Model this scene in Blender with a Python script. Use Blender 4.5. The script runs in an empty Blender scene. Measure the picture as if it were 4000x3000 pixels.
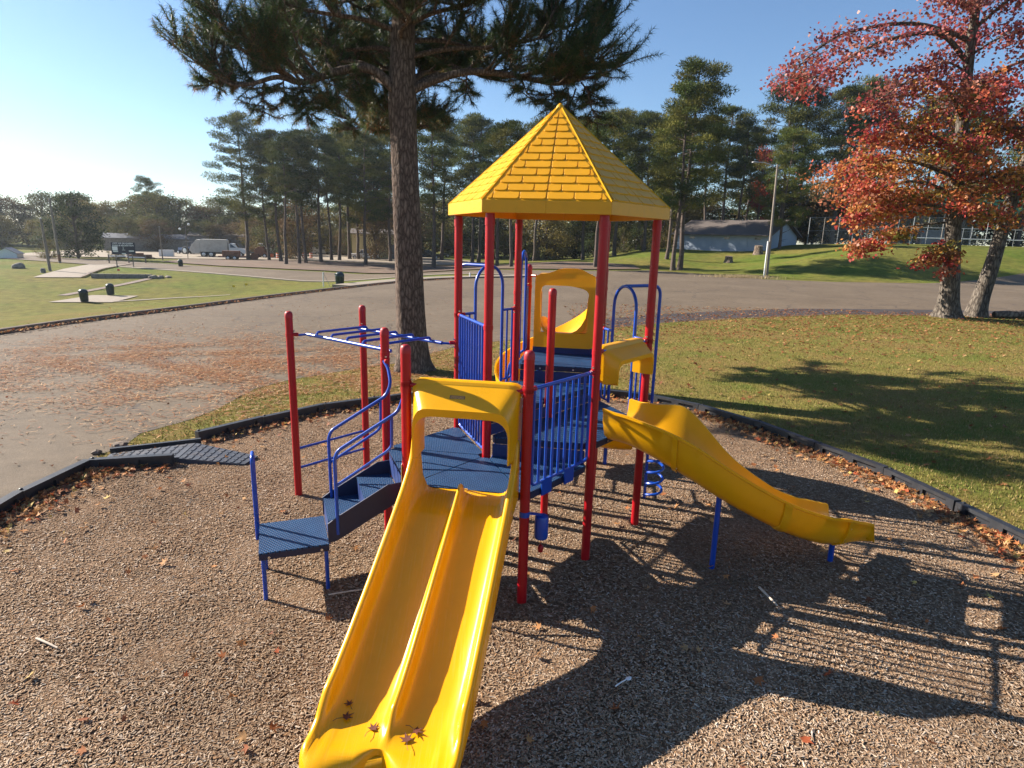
import bpy, bmesh, math, random
import numpy as np
from mathutils import Vector, Matrix
from mathutils.geometry import delaunay_2d_cdt

R = math.radians
SC = bpy.context.scene
COL = SC.collection

# ------------------------------------------------------------------ camera
cam_d = bpy.data.cameras.new('camera')
cam_d.sensor_width = 36.0
cam_d.lens = 36.0 * 2423.8 / 4000.0
cam_d.clip_start = 0.05
cam_d.clip_end = 4000.0
cam = bpy.data.objects.new('camera', cam_d)
COL.objects.link(cam)
cam.matrix_world = Matrix(((0.99966227, -0.02598742, 0.0, 0.0),
                           (0.00594298, 0.22860943, -0.97350008, 0.0),
                           (0.02529876, 0.9731713, 0.22868666, 3.2846),
                           (0, 0, 0, 1)))
SC.camera = cam

# ------------------------------------------------------------------ sky, sun, exposure
SUN_EL, SUN_AZ = 29.0, -69.5            # azimuth from +Y, clockwise positive
world = bpy.data.worlds.new('World')
SC.world = world
world.use_nodes = True
wn = world.node_tree
bg = wn.nodes['Background']
sky = wn.nodes.new('ShaderNodeTexSky')
sky.sky_type = 'NISHITA'
sky.sun_disc = False
sky.sun_elevation = R(SUN_EL)
sky.sun_rotation = R(SUN_AZ)
sky.altitude = 120.0
sky.air_density = 1.0
sky.dust_density = 0.15
sky.ozone_density = 4.5
wn.links.new(sky.outputs[0], bg.inputs[0])
bg.inputs[1].default_value = 0.060

sun_d = bpy.data.lights.new('sun', 'SUN')
sun_d.energy = 5.0
sun_d.angle = R(0.35)
sun_d.color = (1.0, 0.90, 0.78)
sun = bpy.data.objects.new('sun', sun_d)
COL.objects.link(sun)
_to = Vector((math.sin(R(SUN_AZ)) * math.cos(R(SUN_EL)), math.cos(R(SUN_AZ)) * math.cos(R(SUN_EL)), math.sin(R(SUN_EL))))
sun.rotation_euler = _to.to_track_quat('Z', 'Y').to_euler()
sun.location = _to * 60

SC.view_settings.view_transform = 'Standard'
SC.view_settings.look = 'None'
SC.view_settings.exposure = 1.48
SC.view_settings.gamma = 1.0
SC.view_settings.use_curve_mapping = False
SC.cycles.max_bounces = 5
SC.cycles.diffuse_bounces = 2
SC.cycles.glossy_bounces = 2
SC.cycles.transmission_bounces = 4
SC.cycles.transparent_max_bounces = 8
SC.cycles.use_denoising = True

# ------------------------------------------------------------------ helpers
RNG = np.random.default_rng(7)
random.seed(7)


def tag(o, label=None, cat=None, group=None, kind=None):
    if label: o['label'] = label
    if cat: o['category'] = cat
    if group: o['group'] = group
    if kind: o['kind'] = kind
    return o


def empty(name, loc=(0, 0, 0), rz=0.0):
    o = bpy.data.objects.new(name, None)
    o.empty_display_size = 0.2
    COL.objects.link(o)
    o.location = loc
    o.rotation_euler = (0, 0, rz)
    return o


def link(name, mesh, parent=None, loc=(0, 0, 0), rot=(0, 0, 0)):
    o = bpy.data.objects.new(name, mesh)
    COL.objects.link(o)
    o.location = loc
    o.rotation_euler = rot
    if parent is not None:
        o.parent = parent
    return o


def copy_tree(o, parent=None):
    c = o.copy()
    COL.objects.link(c)
    c.parent = parent
    for ch in list(o.children):
        copy_tree(ch, c)
    return c


def mesh_from(name, V, F, mat=None, smooth=False, angle=None, col=None, recalc=False):
    me = bpy.data.meshes.new(name)
    me.from_pydata([tuple(v) for v in V], [], [tuple(f) for f in F])
    if recalc:
        bm = bmesh.new(); bm.from_mesh(me)
        bmesh.ops.recalc_face_normals(bm, faces=bm.faces)
        bm.to_mesh(me); bm.free()
    if mat: me.materials.append(mat)
    if smooth:
        me.polygons.foreach_set('use_smooth', [True] * len(me.polygons))
        if angle: me.set_sharp_from_angle(angle=R(angle))
    me.update()
    return me


def bulk_mesh(name, V, fsize, F, mat, col=None, smooth=False):
    """V (n,3) array, F (m,fsize) array; col (n,3) per vertex tint"""
    V = np.asarray(V, np.float32); F = np.asarray(F, np.int32)
    me = bpy.data.meshes.new(name)
    me.vertices.add(len(V)); me.vertices.foreach_set('co', V.ravel())
    m = len(F)
    me.loops.add(m * fsize); me.loops.foreach_set('vertex_index', F.ravel())
    me.polygons.add(m)
    me.polygons.foreach_set('loop_start', np.arange(0, m * fsize, fsize, dtype=np.int32))
    if smooth: me.polygons.foreach_set('use_smooth', np.ones(m, bool))
    me.update(calc_edges=True)
    if col is not None:
        at = me.attributes.new('tint', 'FLOAT_COLOR', 'POINT')
        c4 = np.ones((len(V), 4), np.float32); c4[:, :3] = col
        at.data.foreach_set('color', c4.ravel())
    me.materials.append(mat)
    return me


def vn(a):
    a = np.asarray(a, float)
    return a / (np.linalg.norm(a) + 1e-12)


class MB:
    def __init__(s):
        s.v = []; s.f = []

    def add(s, V, F):
        b = len(s.v)
        s.v += [tuple(map(float, v)) for v in V]
        s.f += [tuple(b + i for i in f) for f in F]
        return s

    def box(s, c, size, ax=None):
        c = np.asarray(c, float); h = np.asarray(size, float) / 2
        ax = np.eye(3) if ax is None else np.asarray(ax, float)
        V = [c + sx * h[0] * ax[0] + sy * h[1] * ax[1] + sz * h[2] * ax[2] for sz in (-1, 1) for sx, sy in ((-1, -1), (1, -1), (1, 1), (-1, 1))]
        return s.add(V, [(3, 2, 1, 0), (4, 5, 6, 7), (0, 1, 5, 4), (1, 2, 6, 5), (2, 3, 7, 6), (3, 0, 4, 7)])

    def bar(s, a, b, w, h, up=(0, 0, 1)):
        a = np.asarray(a, float); b = np.asarray(b, float)
        d = b - a; L = np.linalg.norm(d); x = d / L
        y = vn(np.cross(up, x)); z = np.cross(x, y)
        return s.box((a + b) / 2, (L, w, h), (x, y, z))

    def tube(s, pts, r, n=10, cap=True, dome=0):
        P = [np.asarray(q, float) for q in pts]
        rr = list(r) if hasattr(r, '__len__') else [r] * len(P)
        tang = []
        for i in range(len(P)):
            a = P[max(i - 1, 0)]; b = P[min(i + 1, len(P) - 1)]
            tang.append(vn(b - a))
        ref = np.array([0, 0, 1.]) if abs(tang[0][2]) < .9 else np.array([1., 0, 0])
        nx = vn(np.cross(ref, tang[0]))
        V = []; F = []
        for i, (q, t) in enumerate(zip(P, tang)):
            nx = vn(nx - t * (nx @ t)); ny = np.cross(t, nx)
            for k in range(n):
                a = 2 * math.pi * k / n
                V.append(q + rr[i] * (math.cos(a) * nx + math.sin(a) * ny))
        for i in range(len(P) - 1):
            for k in range(n):
                F.append((i * n + k, i * n + (k + 1) % n, (i + 1) * n + (k + 1) % n, (i + 1) * n + k))
        if cap:
            F.append(tuple(range(n - 1, -1, -1)))
            F.append(tuple((len(P) - 1) * n + k for k in range(n)))
        return s.add(V, F)

    def prism(s, poly, z0, z1):
        n = len(poly)
        V = [(x, y, z0) for x, y in poly] + [(x, y, z1) for x, y in poly]
        F = [tuple(range(n - 1, -1, -1)), tuple(range(n, 2 * n))] + [(i, (i + 1) % n, n + (i + 1) % n, n + i) for i in range(n)]
        return s.add(V, F)

    def loft(s, rings, closed=True, caps=True):
        n = len(rings[0]); V = [q for r_ in rings for q in r_]; F = []
        m = n if closed else n - 1
        for i in range(len(rings) - 1):
            for k in range(m):
                F.append((i * n + k, i * n + (k + 1) % n, (i + 1) * n + (k + 1) % n, (i + 1) * n + k))
        if caps and closed:
            F.append(tuple(range(n - 1, -1, -1))); F.append(tuple((len(rings) - 1) * n + k for k in range(n)))
        return s.add(V, F)

    def lathe(s, prof, c=(0, 0, 0), n=20):
        rings = [[(c[0] + r * math.cos(2 * math.pi * k / n), c[1] + r * math.sin(2 * math.pi * k / n), c[2] + z) for k in range(n)] for r, z in prof]
        return s.loft(rings)

    def build(s, name, mat, parent=None, off=None, smooth=True, angle=40, loc=(0, 0, 0), rot=(0, 0, 0)):
        V = s.v
        if off is not None:
            V = [(x - off[0], y - off[1], z - off[2]) for x, y, z in V]
        me = mesh_from(name, V, s.f, mat, smooth, angle, recalc=True)
        return link(name, me, parent, loc, rot)


def smooth_path(pts, n=6):
    """Catmull-Rom through the points"""
    P = [np.asarray(q, float) for q in pts]
    P = [2 * P[0] - P[1]] + P + [2 * P[-1] - P[-2]]
    out = []
    for i in range(1, len(P) - 2):
        for k in range(n):
            t = k / n
            a, b, c, d = P[i - 1], P[i], P[i + 1], P[i + 2]
            out.append(.5 * ((2 * b) + (c - a) * t + (2 * a - 5 * b + 4 * c - d) * t * t + (3 * b - a - 3 * c + d) * t ** 3))
    out.append(P[-2])
    return out


def fillet(pts, r, n=5):
    """polyline with rounded corners"""
    P = [np.asarray(q, float) for q in pts]
    out = [P[0]]
    for i in range(1, len(P) - 1):
        a, b, c = P[i - 1], P[i], P[i + 1]
        u = vn(a - b); w = vn(c - b)
        d = min(r, np.linalg.norm(a - b) * .45, np.linalg.norm(c - b) * .45)
        p0, p2 = b + u * d, b + w * d
        for k in range(n + 1):
            t = k / n
            out.append((1 - t) ** 2 * p0 + 2 * t * (1 - t) * b + t * t * p2)
    out.append(P[-1])
    return out


# ------------------------------------------------------------------ materials
def nodes_of(m):
    m.use_nodes = True
    nt = m.node_tree
    return nt, nt.nodes['Principled BSDF']


def N(nt, t, **kw):
    n = nt.nodes.new(t)
    for k, v in kw.items(): setattr(n, k, v)
    return n


def ramp(nt, stops):
    n = nt.nodes.new('ShaderNodeValToRGB')
    e = n.color_ramp.elements
    while len(e) > 1: e.remove(e[-1])
    e[0].position, e[0].color = stops[0][0], (*stops[0][1], 1)
    for p_, c in stops[1:]:
        x = e.new(p_); x.color = (*c, 1)
    return n


def noise_tex(nt, scale, detail=4, rough=.55, vec=None, dist=0.0):
    n = N(nt, 'ShaderNodeTexNoise')
    n.inputs['Scale'].default_value = scale; n.inputs['Detail'].default_value = detail
    n.inputs['Roughness'].default_value = rough; n.inputs['Distortion'].default_value = dist
    if vec is not None: nt.links.new(vec, n.inputs['Vector'])
    return n


def mixc(nt, a, b, fac, mode='MIX'):
    m = N(nt, 'ShaderNodeMix', data_type='RGBA', blend_type=mode)
    for sock, val in ((m.inputs[0], fac), (m.inputs[6], a), (m.inputs[7], b)):
        if hasattr(val, 'is_output') or isinstance(val, bpy.types.NodeSocket): nt.links.new(val, sock)
        elif isinstance(val, (int, float)): sock.default_value = val
        else: sock.default_value = (*val, 1)
    return m.outputs[2]


def bump(nt, b, height, strength, dist=.01):
    n = N(nt, 'ShaderNodeBump')
    n.inputs['Strength'].default_value = strength; n.inputs['Distance'].default_value = dist
    nt.links.new(height, n.inputs['Height']); nt.links.new(n.outputs[0], b.inputs['Normal'])


def mat_plain(name, col, rough=.5, metal=0.0, var=.12, vscale=6.0, bmp=0.0, bscale=60.0, spec=.5, coat=0.0, dirt=None, dirt_amt=.0, transl=0.0, coords='Object'):
    m = bpy.data.materials.new(name)
    nt, b = nodes_of(m)
    b.inputs['Roughness'].default_value = rough; b.inputs['Metallic'].default_value = metal
    b.inputs['Specular IOR Level'].default_value = spec
    if coat: b.inputs['Coat Weight'].default_value = coat; b.inputs['Coat Roughness'].default_value = .15
    tc = N(nt, 'ShaderNodeTexCoord')
    n1 = noise_tex(nt, vscale, 6, .6, tc.outputs[coords])
    dark = tuple(c * (1 - var) for c in col); lite = tuple(min(1, c * (1 + var)) for c in col)
    rp = ramp(nt, [(.3, dark), (.7, lite)])
    nt.links.new(n1.outputs[0], rp.inputs[0])
    c = rp.outputs[0]
    if dirt is not None:
        n2 = noise_tex(nt, vscale * .6, 8, .7, tc.outputs[coords], .6)
        r2 = ramp(nt, [(.5, (0, 0, 0)), (.72, (1, 1, 1))])
        nt.links.new(n2.outputs[0], r2.inputs[0])
        mm = N(nt, 'ShaderNodeMath', operation='MULTIPLY'); mm.inputs[1].default_value = dirt_amt
        nt.links.new(r2.outputs[0], mm.inputs[0])
        c = mixc(nt, c, dirt, mm.outputs[0])
    nt.links.new(c, b.inputs['Base Color'])
    rr = N(nt, 'ShaderNodeMapRange'); rr.inputs[3].default_value = max(0, rough - .1); rr.inputs[4].default_value = min(1, rough + .12)
    nt.links.new(n1.outputs[0], rr.inputs[0]); nt.links.new(rr.outputs[0], b.inputs['Roughness'])
    if bmp:
        n3 = noise_tex(nt, bscale, 5, .6, tc.outputs[coords])
        bump(nt, b, n3.outputs[0], bmp, .01)
    if transl:
        out = nt.nodes['Material Output']
        t = N(nt, 'ShaderNodeBsdfTranslucent'); nt.links.new(c, t.inputs[0])
        mx = N(nt, 'ShaderNodeMixShader'); mx.inputs[0].default_value = transl
        nt.links.new(b.outputs[0], mx.inputs[1]); nt.links.new(t.outputs[0], mx.inputs[2]); nt.links.new(mx.outputs[0], out.inputs[0])
    return m


def mat_foliage(name, rough=.55, transl=.3, gain=1.0, rnd=.25, spec=.3):
    """colour of each leaf comes from its own tint attribute, with a little variation between trees"""
    m = bpy.data.materials.new(name)
    nt, b = nodes_of(m)
    at = N(nt, 'ShaderNodeAttribute', attribute_name='tint')
    oi = N(nt, 'ShaderNodeObjectInfo')
    mr = N(nt, 'ShaderNodeMapRange'); mr.inputs[3].default_value = gain * (1 - rnd); mr.inputs[4].default_value = gain * (1 + rnd)
    nt.links.new(oi.outputs['Random'], mr.inputs[0])
    vm = N(nt, 'ShaderNodeVectorMath', operation='SCALE')
    nt.links.new(at.outputs['Color'], vm.inputs[0]); nt.links.new(mr.outputs[0], vm.inputs['Scale'])
    nt.links.new(vm.outputs[0], b.inputs['Base Color'])
    b.inputs['Roughness'].default_value = rough; b.inputs['Specular IOR Level'].default_value = spec
    if transl:
        t = N(nt, 'ShaderNodeBsdfTranslucent'); nt.links.new(vm.outputs[0], t.inputs[0])
        mx = N(nt, 'ShaderNodeMixShader'); mx.inputs[0].default_value = transl
        nt.links.new(b.outputs[0], mx.inputs[1]); nt.links.new(t.outputs[0], mx.inputs[2])
        nt.links.new(mx.outputs[0], nt.nodes['Material Output'].inputs[0])
    return m


def mat_bark(name, c0, c1, c2, sc=(9, 9, 1.6), strength=.9, dist=.05):
    m = bpy.data.materials.new(name)
    nt, b = nodes_of(m)
    tc = N(nt, 'ShaderNodeTexCoord'); mp = N(nt, 'ShaderNodeMapping'); mp.inputs['Scale'].default_value = sc
    nt.links.new(tc.outputs['Object'], mp.inputs[0])
    nz = noise_tex(nt, 1.2, 5, .6, mp.outputs[0])
    ad = N(nt, 'ShaderNodeVectorMath', operation='ADD'); nt.links.new(mp.outputs[0], ad.inputs[0]); nt.links.new(nz.outputs['Color'], ad.inputs[1])
    vo = N(nt, 'ShaderNodeTexVoronoi', feature='DISTANCE_TO_EDGE'); vo.inputs['Scale'].default_value = 1.0
    nt.links.new(ad.outputs[0], vo.inputs['Vector'])
    rp = ramp(nt, [(0.0, c0), (.12, c1), (.5, c2)])
    nt.links.new(vo.outputs[0], rp.inputs[0])
    n2 = noise_tex(nt, 26, 6, .7, tc.outputs['Object'])
    c = mixc(nt, rp.outputs[0], (0.5, 0.5, 0.5), .0)
    c = mixc(nt, rp.outputs[0], n2.outputs[0], .45, 'OVERLAY')
    nt.links.new(c, b.inputs['Base Color'])
    b.inputs['Roughness'].default_value = .9; b.inputs['Specular IOR Level'].default_value = .2
    mth = N(nt, 'ShaderNodeMath', operation='MINIMUM'); mth.inputs[1].default_value = .28
    nt.links.new(vo.outputs[0], mth.inputs[0])
    m2 = N(nt, 'ShaderNodeMath', operation='MULTIPLY_ADD'); m2.inputs[1].default_value = .12
    nt.links.new(n2.outputs[0], m2.inputs[0]); nt.links.new(mth.outputs[0], m2.inputs[2])
    bump(nt, b, m2.outputs[0], strength, dist)
    return m


M = {}
M['red'] = mat_plain('red_powder_coat', (0.37, 0.004, 0.010), .36, var=.12, vscale=5, dirt=(.28, .012, .015), dirt_amt=.3, spec=.4)
M['red_cap'] = mat_plain('red_cap', (0.36, 0.010, 0.018), .5, var=.1, vscale=12)
M['blue'] = mat_plain('blue_powder_coat', (0.003, 0.055, 0.37), .32, var=.1, vscale=6, coat=.1)
M['navy'] = mat_plain('navy_vinyl', (0.010, 0.030, 0.13), .5, var=.15, vscale=8)
M['navy_dark'] = mat_plain('dark_navy_vinyl', (0.008, 0.014, 0.05), .45, var=.15, vscale=8)
M['yellow'] = mat_plain('yellow_plastic', (0.86, 0.42, 0.003), .30, var=.04, vscale=4, bmp=.03, bscale=300, transl=.16, dirt=(.68, .32, .005), dirt_amt=.22)
M['yellow_roof'] = mat_plain('yellow_roof_plastic', (0.82, 0.385, 0.006), .42, var=.05, vscale=5, bmp=.03, bscale=300, transl=.16, dirt=(.62, .31, .012), dirt_amt=.3)
def mat_slide():
    m = M['yellow'].copy(); m.name = 'scuffed_yellow_slide'
    nt = m.node_tree; b = nt.nodes['Principled BSDF']
    src = b.inputs['Base Color'].links[0].from_socket
    tc = N(nt, 'ShaderNodeTexCoord'); mp = N(nt, 'ShaderNodeMapping')
    mp.inputs['Rotation'].default_value = (0, 0, R(8.8)); mp.inputs['Scale'].default_value = (70, 1.6, 1.6)
    nt.links.new(tc.outputs['Object'], mp.inputs[0])
    n1 = noise_tex(nt, 1.0, 6, .7, mp.outputs[0]); r1 = ramp(nt, [(.52, (0, 0, 0)), (.75, (1, 1, 1))]); nt.links.new(n1.outputs[0], r1.inputs[0])
    n2 = noise_tex(nt, 2.2, 4, .6, tc.outputs['Object']); r2 = ramp(nt, [(.42, (0, 0, 0)), (.62, (.75, .75, .75))]); nt.links.new(n2.outputs[0], r2.inputs[0])
    k = N(nt, 'ShaderNodeMath', operation='MULTIPLY'); nt.links.new(r1.outputs[0], k.inputs[0]); nt.links.new(r2.outputs[0], k.inputs[1])
    c = mixc(nt, src, (.86, .50, .06), k.outputs[0])
    n3 = noise_tex(nt, 150, 2, .5, tc.outputs['Object']); r3 = ramp(nt, [(.70, (0, 0, 0)), (.74, (1, 1, 1))]); nt.links.new(n3.outputs[0], r3.inputs[0])
    n4 = noise_tex(nt, 4, 3, .5, tc.outputs['Object']); r4 = ramp(nt, [(.5, (0, 0, 0)), (.65, (.8, .8, .8))]); nt.links.new(n4.outputs[0], r4.inputs[0])
    k2 = N(nt, 'ShaderNodeMath', operation='MULTIPLY'); nt.links.new(r3.outputs[0], k2.inputs[0]); nt.links.new(r4.outputs[0], k2.inputs[1])
    c = mixc(nt, c, (.30, .15, .02), k2.outputs[0])
    nt.links.new(c, b.inputs['Base Color'])
    rg = N(nt, 'ShaderNodeMapRange'); rg.inputs[3].default_value = .26; rg.inputs[4].default_value = .55
    nt.links.new(k.outputs[0], rg.inputs[0]); nt.links.new(rg.outputs[0], b.inputs['Roughness'])
    return m


M['yellow_ridge'] = mat_plain('yellow_ridge', (0.62, 0.32, 0.008), .8, var=.05, spec=.1)
M['steel'] = mat_plain('galvanised_steel', (.55, .55, .56), .35, metal=.9, var=.15, vscale=20)
M['bolt'] = mat_plain('bolt_metal', (.7, .7, .72), .25, metal=1.0, var=.1)
M['yellow_slide'] = mat_slide()
M['black_plastic'] = mat_plain('black_plastic_timber', (0.017, 0.019, 0.024), .5, var=.3, vscale=6, bmp=.06, bscale=160, dirt=(.07, .06, .05), dirt_amt=.3)
M['rubber'] = mat_plain('grey_rubber_ramp', (0.035, 0.045, 0.065), .6, var=.25, vscale=8, bmp=.1, bscale=80, dirt=(.16, .12, .09), dirt_amt=.5)
M['white'] = mat_plain('white_paint', (.78, .78, .76), .4, var=.06)
M['sticker'] = mat_plain('white_sticker', (.7, .72, .66), .4, var=.2, vscale=60)
M['dark_ink'] = mat_plain('dark_ink', (.05, .03, .04), .5)


def mat_deck():
    m = bpy.data.materials.new('perforated_blue_deck')
    nt, b = nodes_of(m)
    tc = N(nt, 'ShaderNodeTexCoord'); mp = N(nt, 'ShaderNodeMapping')
    mp.inputs['Scale'].default_value = (38, 38, 38); mp.inputs['Rotation'].default_value = (0, 0, R(36))
    nt.links.new(tc.outputs['Object'], mp.inputs[0])
    vo = N(nt, 'ShaderNodeTexVoronoi', feature='F1'); vo.inputs['Scale'].default_value = 1.0; vo.inputs['Randomness'].default_value = 0.0
    nt.links.new(mp.outputs[0], vo.inputs['Vector'])
    sep = N(nt, 'ShaderNodeSeparateXYZ'); nt.links.new(mp.outputs[0], sep.inputs[0])
    comb = N(nt, 'ShaderNodeCombineXYZ'); nt.links.new(sep.outputs[0], comb.inputs[0]); nt.links.new(sep.outputs[1], comb.inputs[1]); nt.links.new(comb.outputs[0], vo.inputs['Vector'])
    rp = ramp(nt, [(.26, (0.006, 0.012, 0.04)), (.33, (0.011, 0.058, 0.155))])
    nt.links.new(vo.outputs['Distance'], rp.inputs[0])
    n1 = noise_tex(nt, 5, 6, .65, tc.outputs['Object'])
    r1 = ramp(nt, [(.35, (.72, .75, .8)), (.7, (1.25, 1.2, 1.1))]); nt.links.new(n1.outputs[0], r1.inputs[0])
    c = mixc(nt, rp.outputs[0], r1.outputs[0], 1.0, 'MULTIPLY')
    nt.links.new(c, b.inputs['Base Color'])
    b.inputs['Roughness'].default_value = .5; b.inputs['Specular IOR Level'].default_value = .3
    r3 = ramp(nt, [(.22, (0, 0, 0)), (.36, (1, 1, 1))]); nt.links.new(vo.outputs['Distance'], r3.inputs[0])
    bump(nt, b, r3.outputs[0], .8, .006)
    return m


M['deck'] = mat_deck()

# ------------------------------------------------------------------ terrain
def ss(t):
    t = np.clip(t, 0, 1)
    return t * t * (3 - 2 * t)


def T(x, y):
    x = np.asarray(x, float); y = np.asarray(y, float)
    d = (x + 15.84) * -.941 + (y - 18.9) * .3385
    z = -2.2 * ss((d - 0.5) / 22) * (1 - .38 * ss((y - 48) / 25))
    a = np.where(y > 5, x / np.maximum(y, 5), 0)
    z = z + 3.6 * ss((a - .30) / .30) * ss((y - 61) / 22)
    z = z + (2.2 * ss((y - 80) / 28)) * ss((a - .10) / .14) * (1 - .8 * ss((a - .38) / .2))
    return z


def G(x, y, dz=0.0):
    return (x, y, float(T(x, y)) + dz)


def mat_grass():
    m = bpy.data.materials.new('lawn_grass')
    nt, b = nodes_of(m)
    tc = N(nt, 'ShaderNodeTexCoord'); ob = tc.outputs['Object']
    n1 = noise_tex(nt, .09, 5, .6, ob, .4)
    n2 = noise_tex(nt, 1.3, 6, .65, ob)
    n3 = noise_tex(nt, 30, 6, .75, ob)
    r1 = ramp(nt, [(.30, (.175, .150, .042)), (.46, (.140, .148, .032)), (.64, (.095, .140, .020))]); nt.links.new(n1.outputs[0], r1.inputs[0])
    r2 = ramp(nt, [(.3, (.60, .62, .60)), (.7, (1.35, 1.25, 1.2))]); nt.links.new(n2.outputs[0], r2.inputs[0])
    r3 = ramp(nt, [(.3, (.45, .45, .45)), (.7, (1.5, 1.45, 1.4))]); nt.links.new(n3.outputs[0], r3.inputs[0])
    c = mixc(nt, r1.outputs[0], r2.outputs[0], 1.0, 'MULTIPLY')
    c = mixc(nt, c, r3.outputs[0], .8, 'MULTIPLY')
    # the dry brown turf round the playground and under the trees
    sep = N(nt, 'ShaderNodeSeparateXYZ'); nt.links.new(ob, sep.inputs[0])
    dst = N(nt, 'ShaderNodeVectorMath', operation='DISTANCE'); dst.inputs[1].default_value = (3, 12, 0); nt.links.new(ob, dst.inputs[0])
    mr = N(nt, 'ShaderNodeMapRange'); mr.inputs[1].default_value = 34; mr.inputs[2].default_value = 15; nt.links.new(dst.outputs['Value'], mr.inputs[0])
    nb = noise_tex(nt, .5, 5, .6, ob)
    rb = ramp(nt, [(.35, (.225, .150, .055)), (.50, (.205, .170, .046)), (.66, (.125, .15, .028))]); nt.links.new(nb.outputs[0], rb.inputs[0])
    cb = mixc(nt, rb.outputs[0], r3.outputs[0], .8, 'MULTIPLY')
    c = mixc(nt, c, cb, mr.outputs[0])
    nt.links.new(c, b.inputs['Base Color'])
    b.inputs['Roughness'].default_value = .95; b.inputs['Specular IOR Level'].default_value = .1
    bump(nt, b, n3.outputs[0], .9, .06)
    return m


def mat_asphalt():
    m = bpy.data.materials.new('old_asphalt')
    nt, b = nodes_of(m)
    tc = N(nt, 'ShaderNodeTexCoord'); ob = tc.outputs['Object']
    n1 = noise_tex(nt, .22, 6, .6, ob, .5); n2 = noise_tex(nt, 60, 4, .7, ob); n4 = noise_tex(nt, 3.0, 6, .7, ob)
    r1 = ramp(nt, [(.3, (.112, .084, .056)), (.55, (.138, .105, .071)), (.75, (.166, .128, .088))]); nt.links.new(n1.outputs[0], r1.inputs[0])
    r2 = ramp(nt, [(.3, (.62, .62, .62)), (.7, (1.35, 1.35, 1.35))]); nt.links.new(n2.outputs[0], r2.inputs[0])
    r4 = ramp(nt, [(.35, (.82, .82, .82)), (.65, (1.1, 1.1, 1.1))]); nt.links.new(n4.outputs[0], r4.inputs[0])
    c = mixc(nt, r1.outputs[0], r2.outputs[0], .8, 'MULTIPLY'); c = mixc(nt, c, r4.outputs[0], 1.0, 'MULTIPLY')
    # cracks
    nw = noise_tex(nt, 1.5, 5, .6, ob)
    ad = N(nt, 'ShaderNodeVectorMath', operation='MULTIPLY_ADD'); ad.inputs[1].default_value = (.9, .9, .9)
    nt.links.new(nw.outputs['Color'], ad.inputs[0]); nt.links.new(ob, ad.inputs[2])
    vo = N(nt, 'ShaderNodeTexVoronoi', feature='DISTANCE_TO_EDGE'); vo.inputs['Scale'].default_value = .24; nt.links.new(ad.outputs[0], vo.inputs['Vector'])
    rc = ramp(nt, [(0.0, (1, 1, 1)), (.018, (0, 0, 0))]); nt.links.new(vo.outputs[0], rc.inputs[0])
    n5 = noise_tex(nt, .35, 3, .5, ob); r5 = ramp(nt, [(.42, (0, 0, 0)), (.52, (1, 1, 1))]); nt.links.new(n5.outputs[0], r5.inputs[0])
    mk = N(nt, 'ShaderNodeMath', operation='MULTIPLY'); nt.links.new(rc.outputs[0], mk.inputs[0]); nt.links.new(r5.outputs[0], mk.inputs[1])
    c = mixc(nt, c, (.07, .055, .045), mk.outputs[0])
    # dark tar-patched strip along the turf edge and oil marks
    n6 = noise_tex(nt, .55, 4, .55, ob, 1.5); r6 = ramp(nt, [(.66, (0, 0, 0)), (.72, (1, 1, 1))]); nt.links.new(n6.outputs[0], r6.inputs[0])
    mk2 = N(nt, 'ShaderNodeMath', operation='MULTIPLY'); mk2.inputs[1].default_value = .55; nt.links.new(r6.outputs[0], mk2.inputs[0])
    c = mixc(nt, c, (.085, .072, .065), mk2.outputs[0])
    nt.links.new(c, b.inputs['Base Color'])
    b.inputs['Roughness'].default_value = .85; b.inputs['Specular IOR Level'].default_value = .25
    bump(nt, b, n2.outputs[0], .5, .01)
    return m


def mat_mulch():
    m = bpy.data.materials.new('wood_mulch')
    nt, b = nodes_of(m)
    tc = N(nt, 'ShaderNodeTexCoord'); ob = tc.outputs['Object']
    n1 = noise_tex(nt, .7, 5, .6, ob); n2 = noise_tex(nt, 55, 5, .75, ob, 1.0)
    vo = N(nt, 'ShaderNodeTexVoronoi', feature='F1'); vo.inputs['Scale'].default_value = 42; nt.links.new(ob, vo.inputs['Vector'])
    r1 = ramp(nt, [(.3, (.21, .138, .086)), (.7, (.28, .192, .124))]); nt.links.new(n1.outputs[0], r1.inputs[0])
    r2 = ramp(nt, [(.25, (.62, .6, .58)), (.75, (1.35, 1.35, 1.35))]); nt.links.new(n2.outputs[0], r2.inputs[0])
    rv = ramp(nt, [(0.0, (.7, .62, .55)), (.5, (1.0, 1.0, 1.0)), (1.0, (1.3, 1.3, 1.35))])
    sp = N(nt, 'ShaderNodeSeparateColor'); nt.links.new(vo.outputs['Color'], sp.inputs[0]); nt.links.new(sp.outputs[0], rv.inputs[0])
    c = mixc(nt, r1.outputs[0], r2.outputs[0], 1.0, 'MULTIPLY'); c = mixc(nt, c, rv.outputs[0], 1.0, 'MULTIPLY')
    nt.links.new(c, b.inputs['Base Color']); b.inputs['Roughness'].default_value = .95; b.inputs['Specular IOR Level'].default_value = .1
    ad = N(nt, 'ShaderNodeMath', operation='ADD'); nt.links.new(vo.outputs['Distance'], ad.inputs[0]); nt.links.new(n2.outputs[0], ad.inputs[1])
    bump(nt, b, ad.outputs[0], 1.0, .03)
    return m


M['grass'] = mat_grass(); M['asphalt'] = mat_asphalt(); M['mulch'] = mat_mulch()
M['concrete'] = mat_plain('concrete', (.235, .195, .148), .85, var=.15, vscale=2, bmp=.2, bscale=60, dirt=(.25, .2, .15), dirt_amt=.5)
M['kerb'] = mat_plain('kerb_concrete', (.16, .12, .092), .9, var=.3, vscale=3, bmp=.3, bscale=40, dirt=(.13, .06, .035), dirt_amt=.7)

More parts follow.
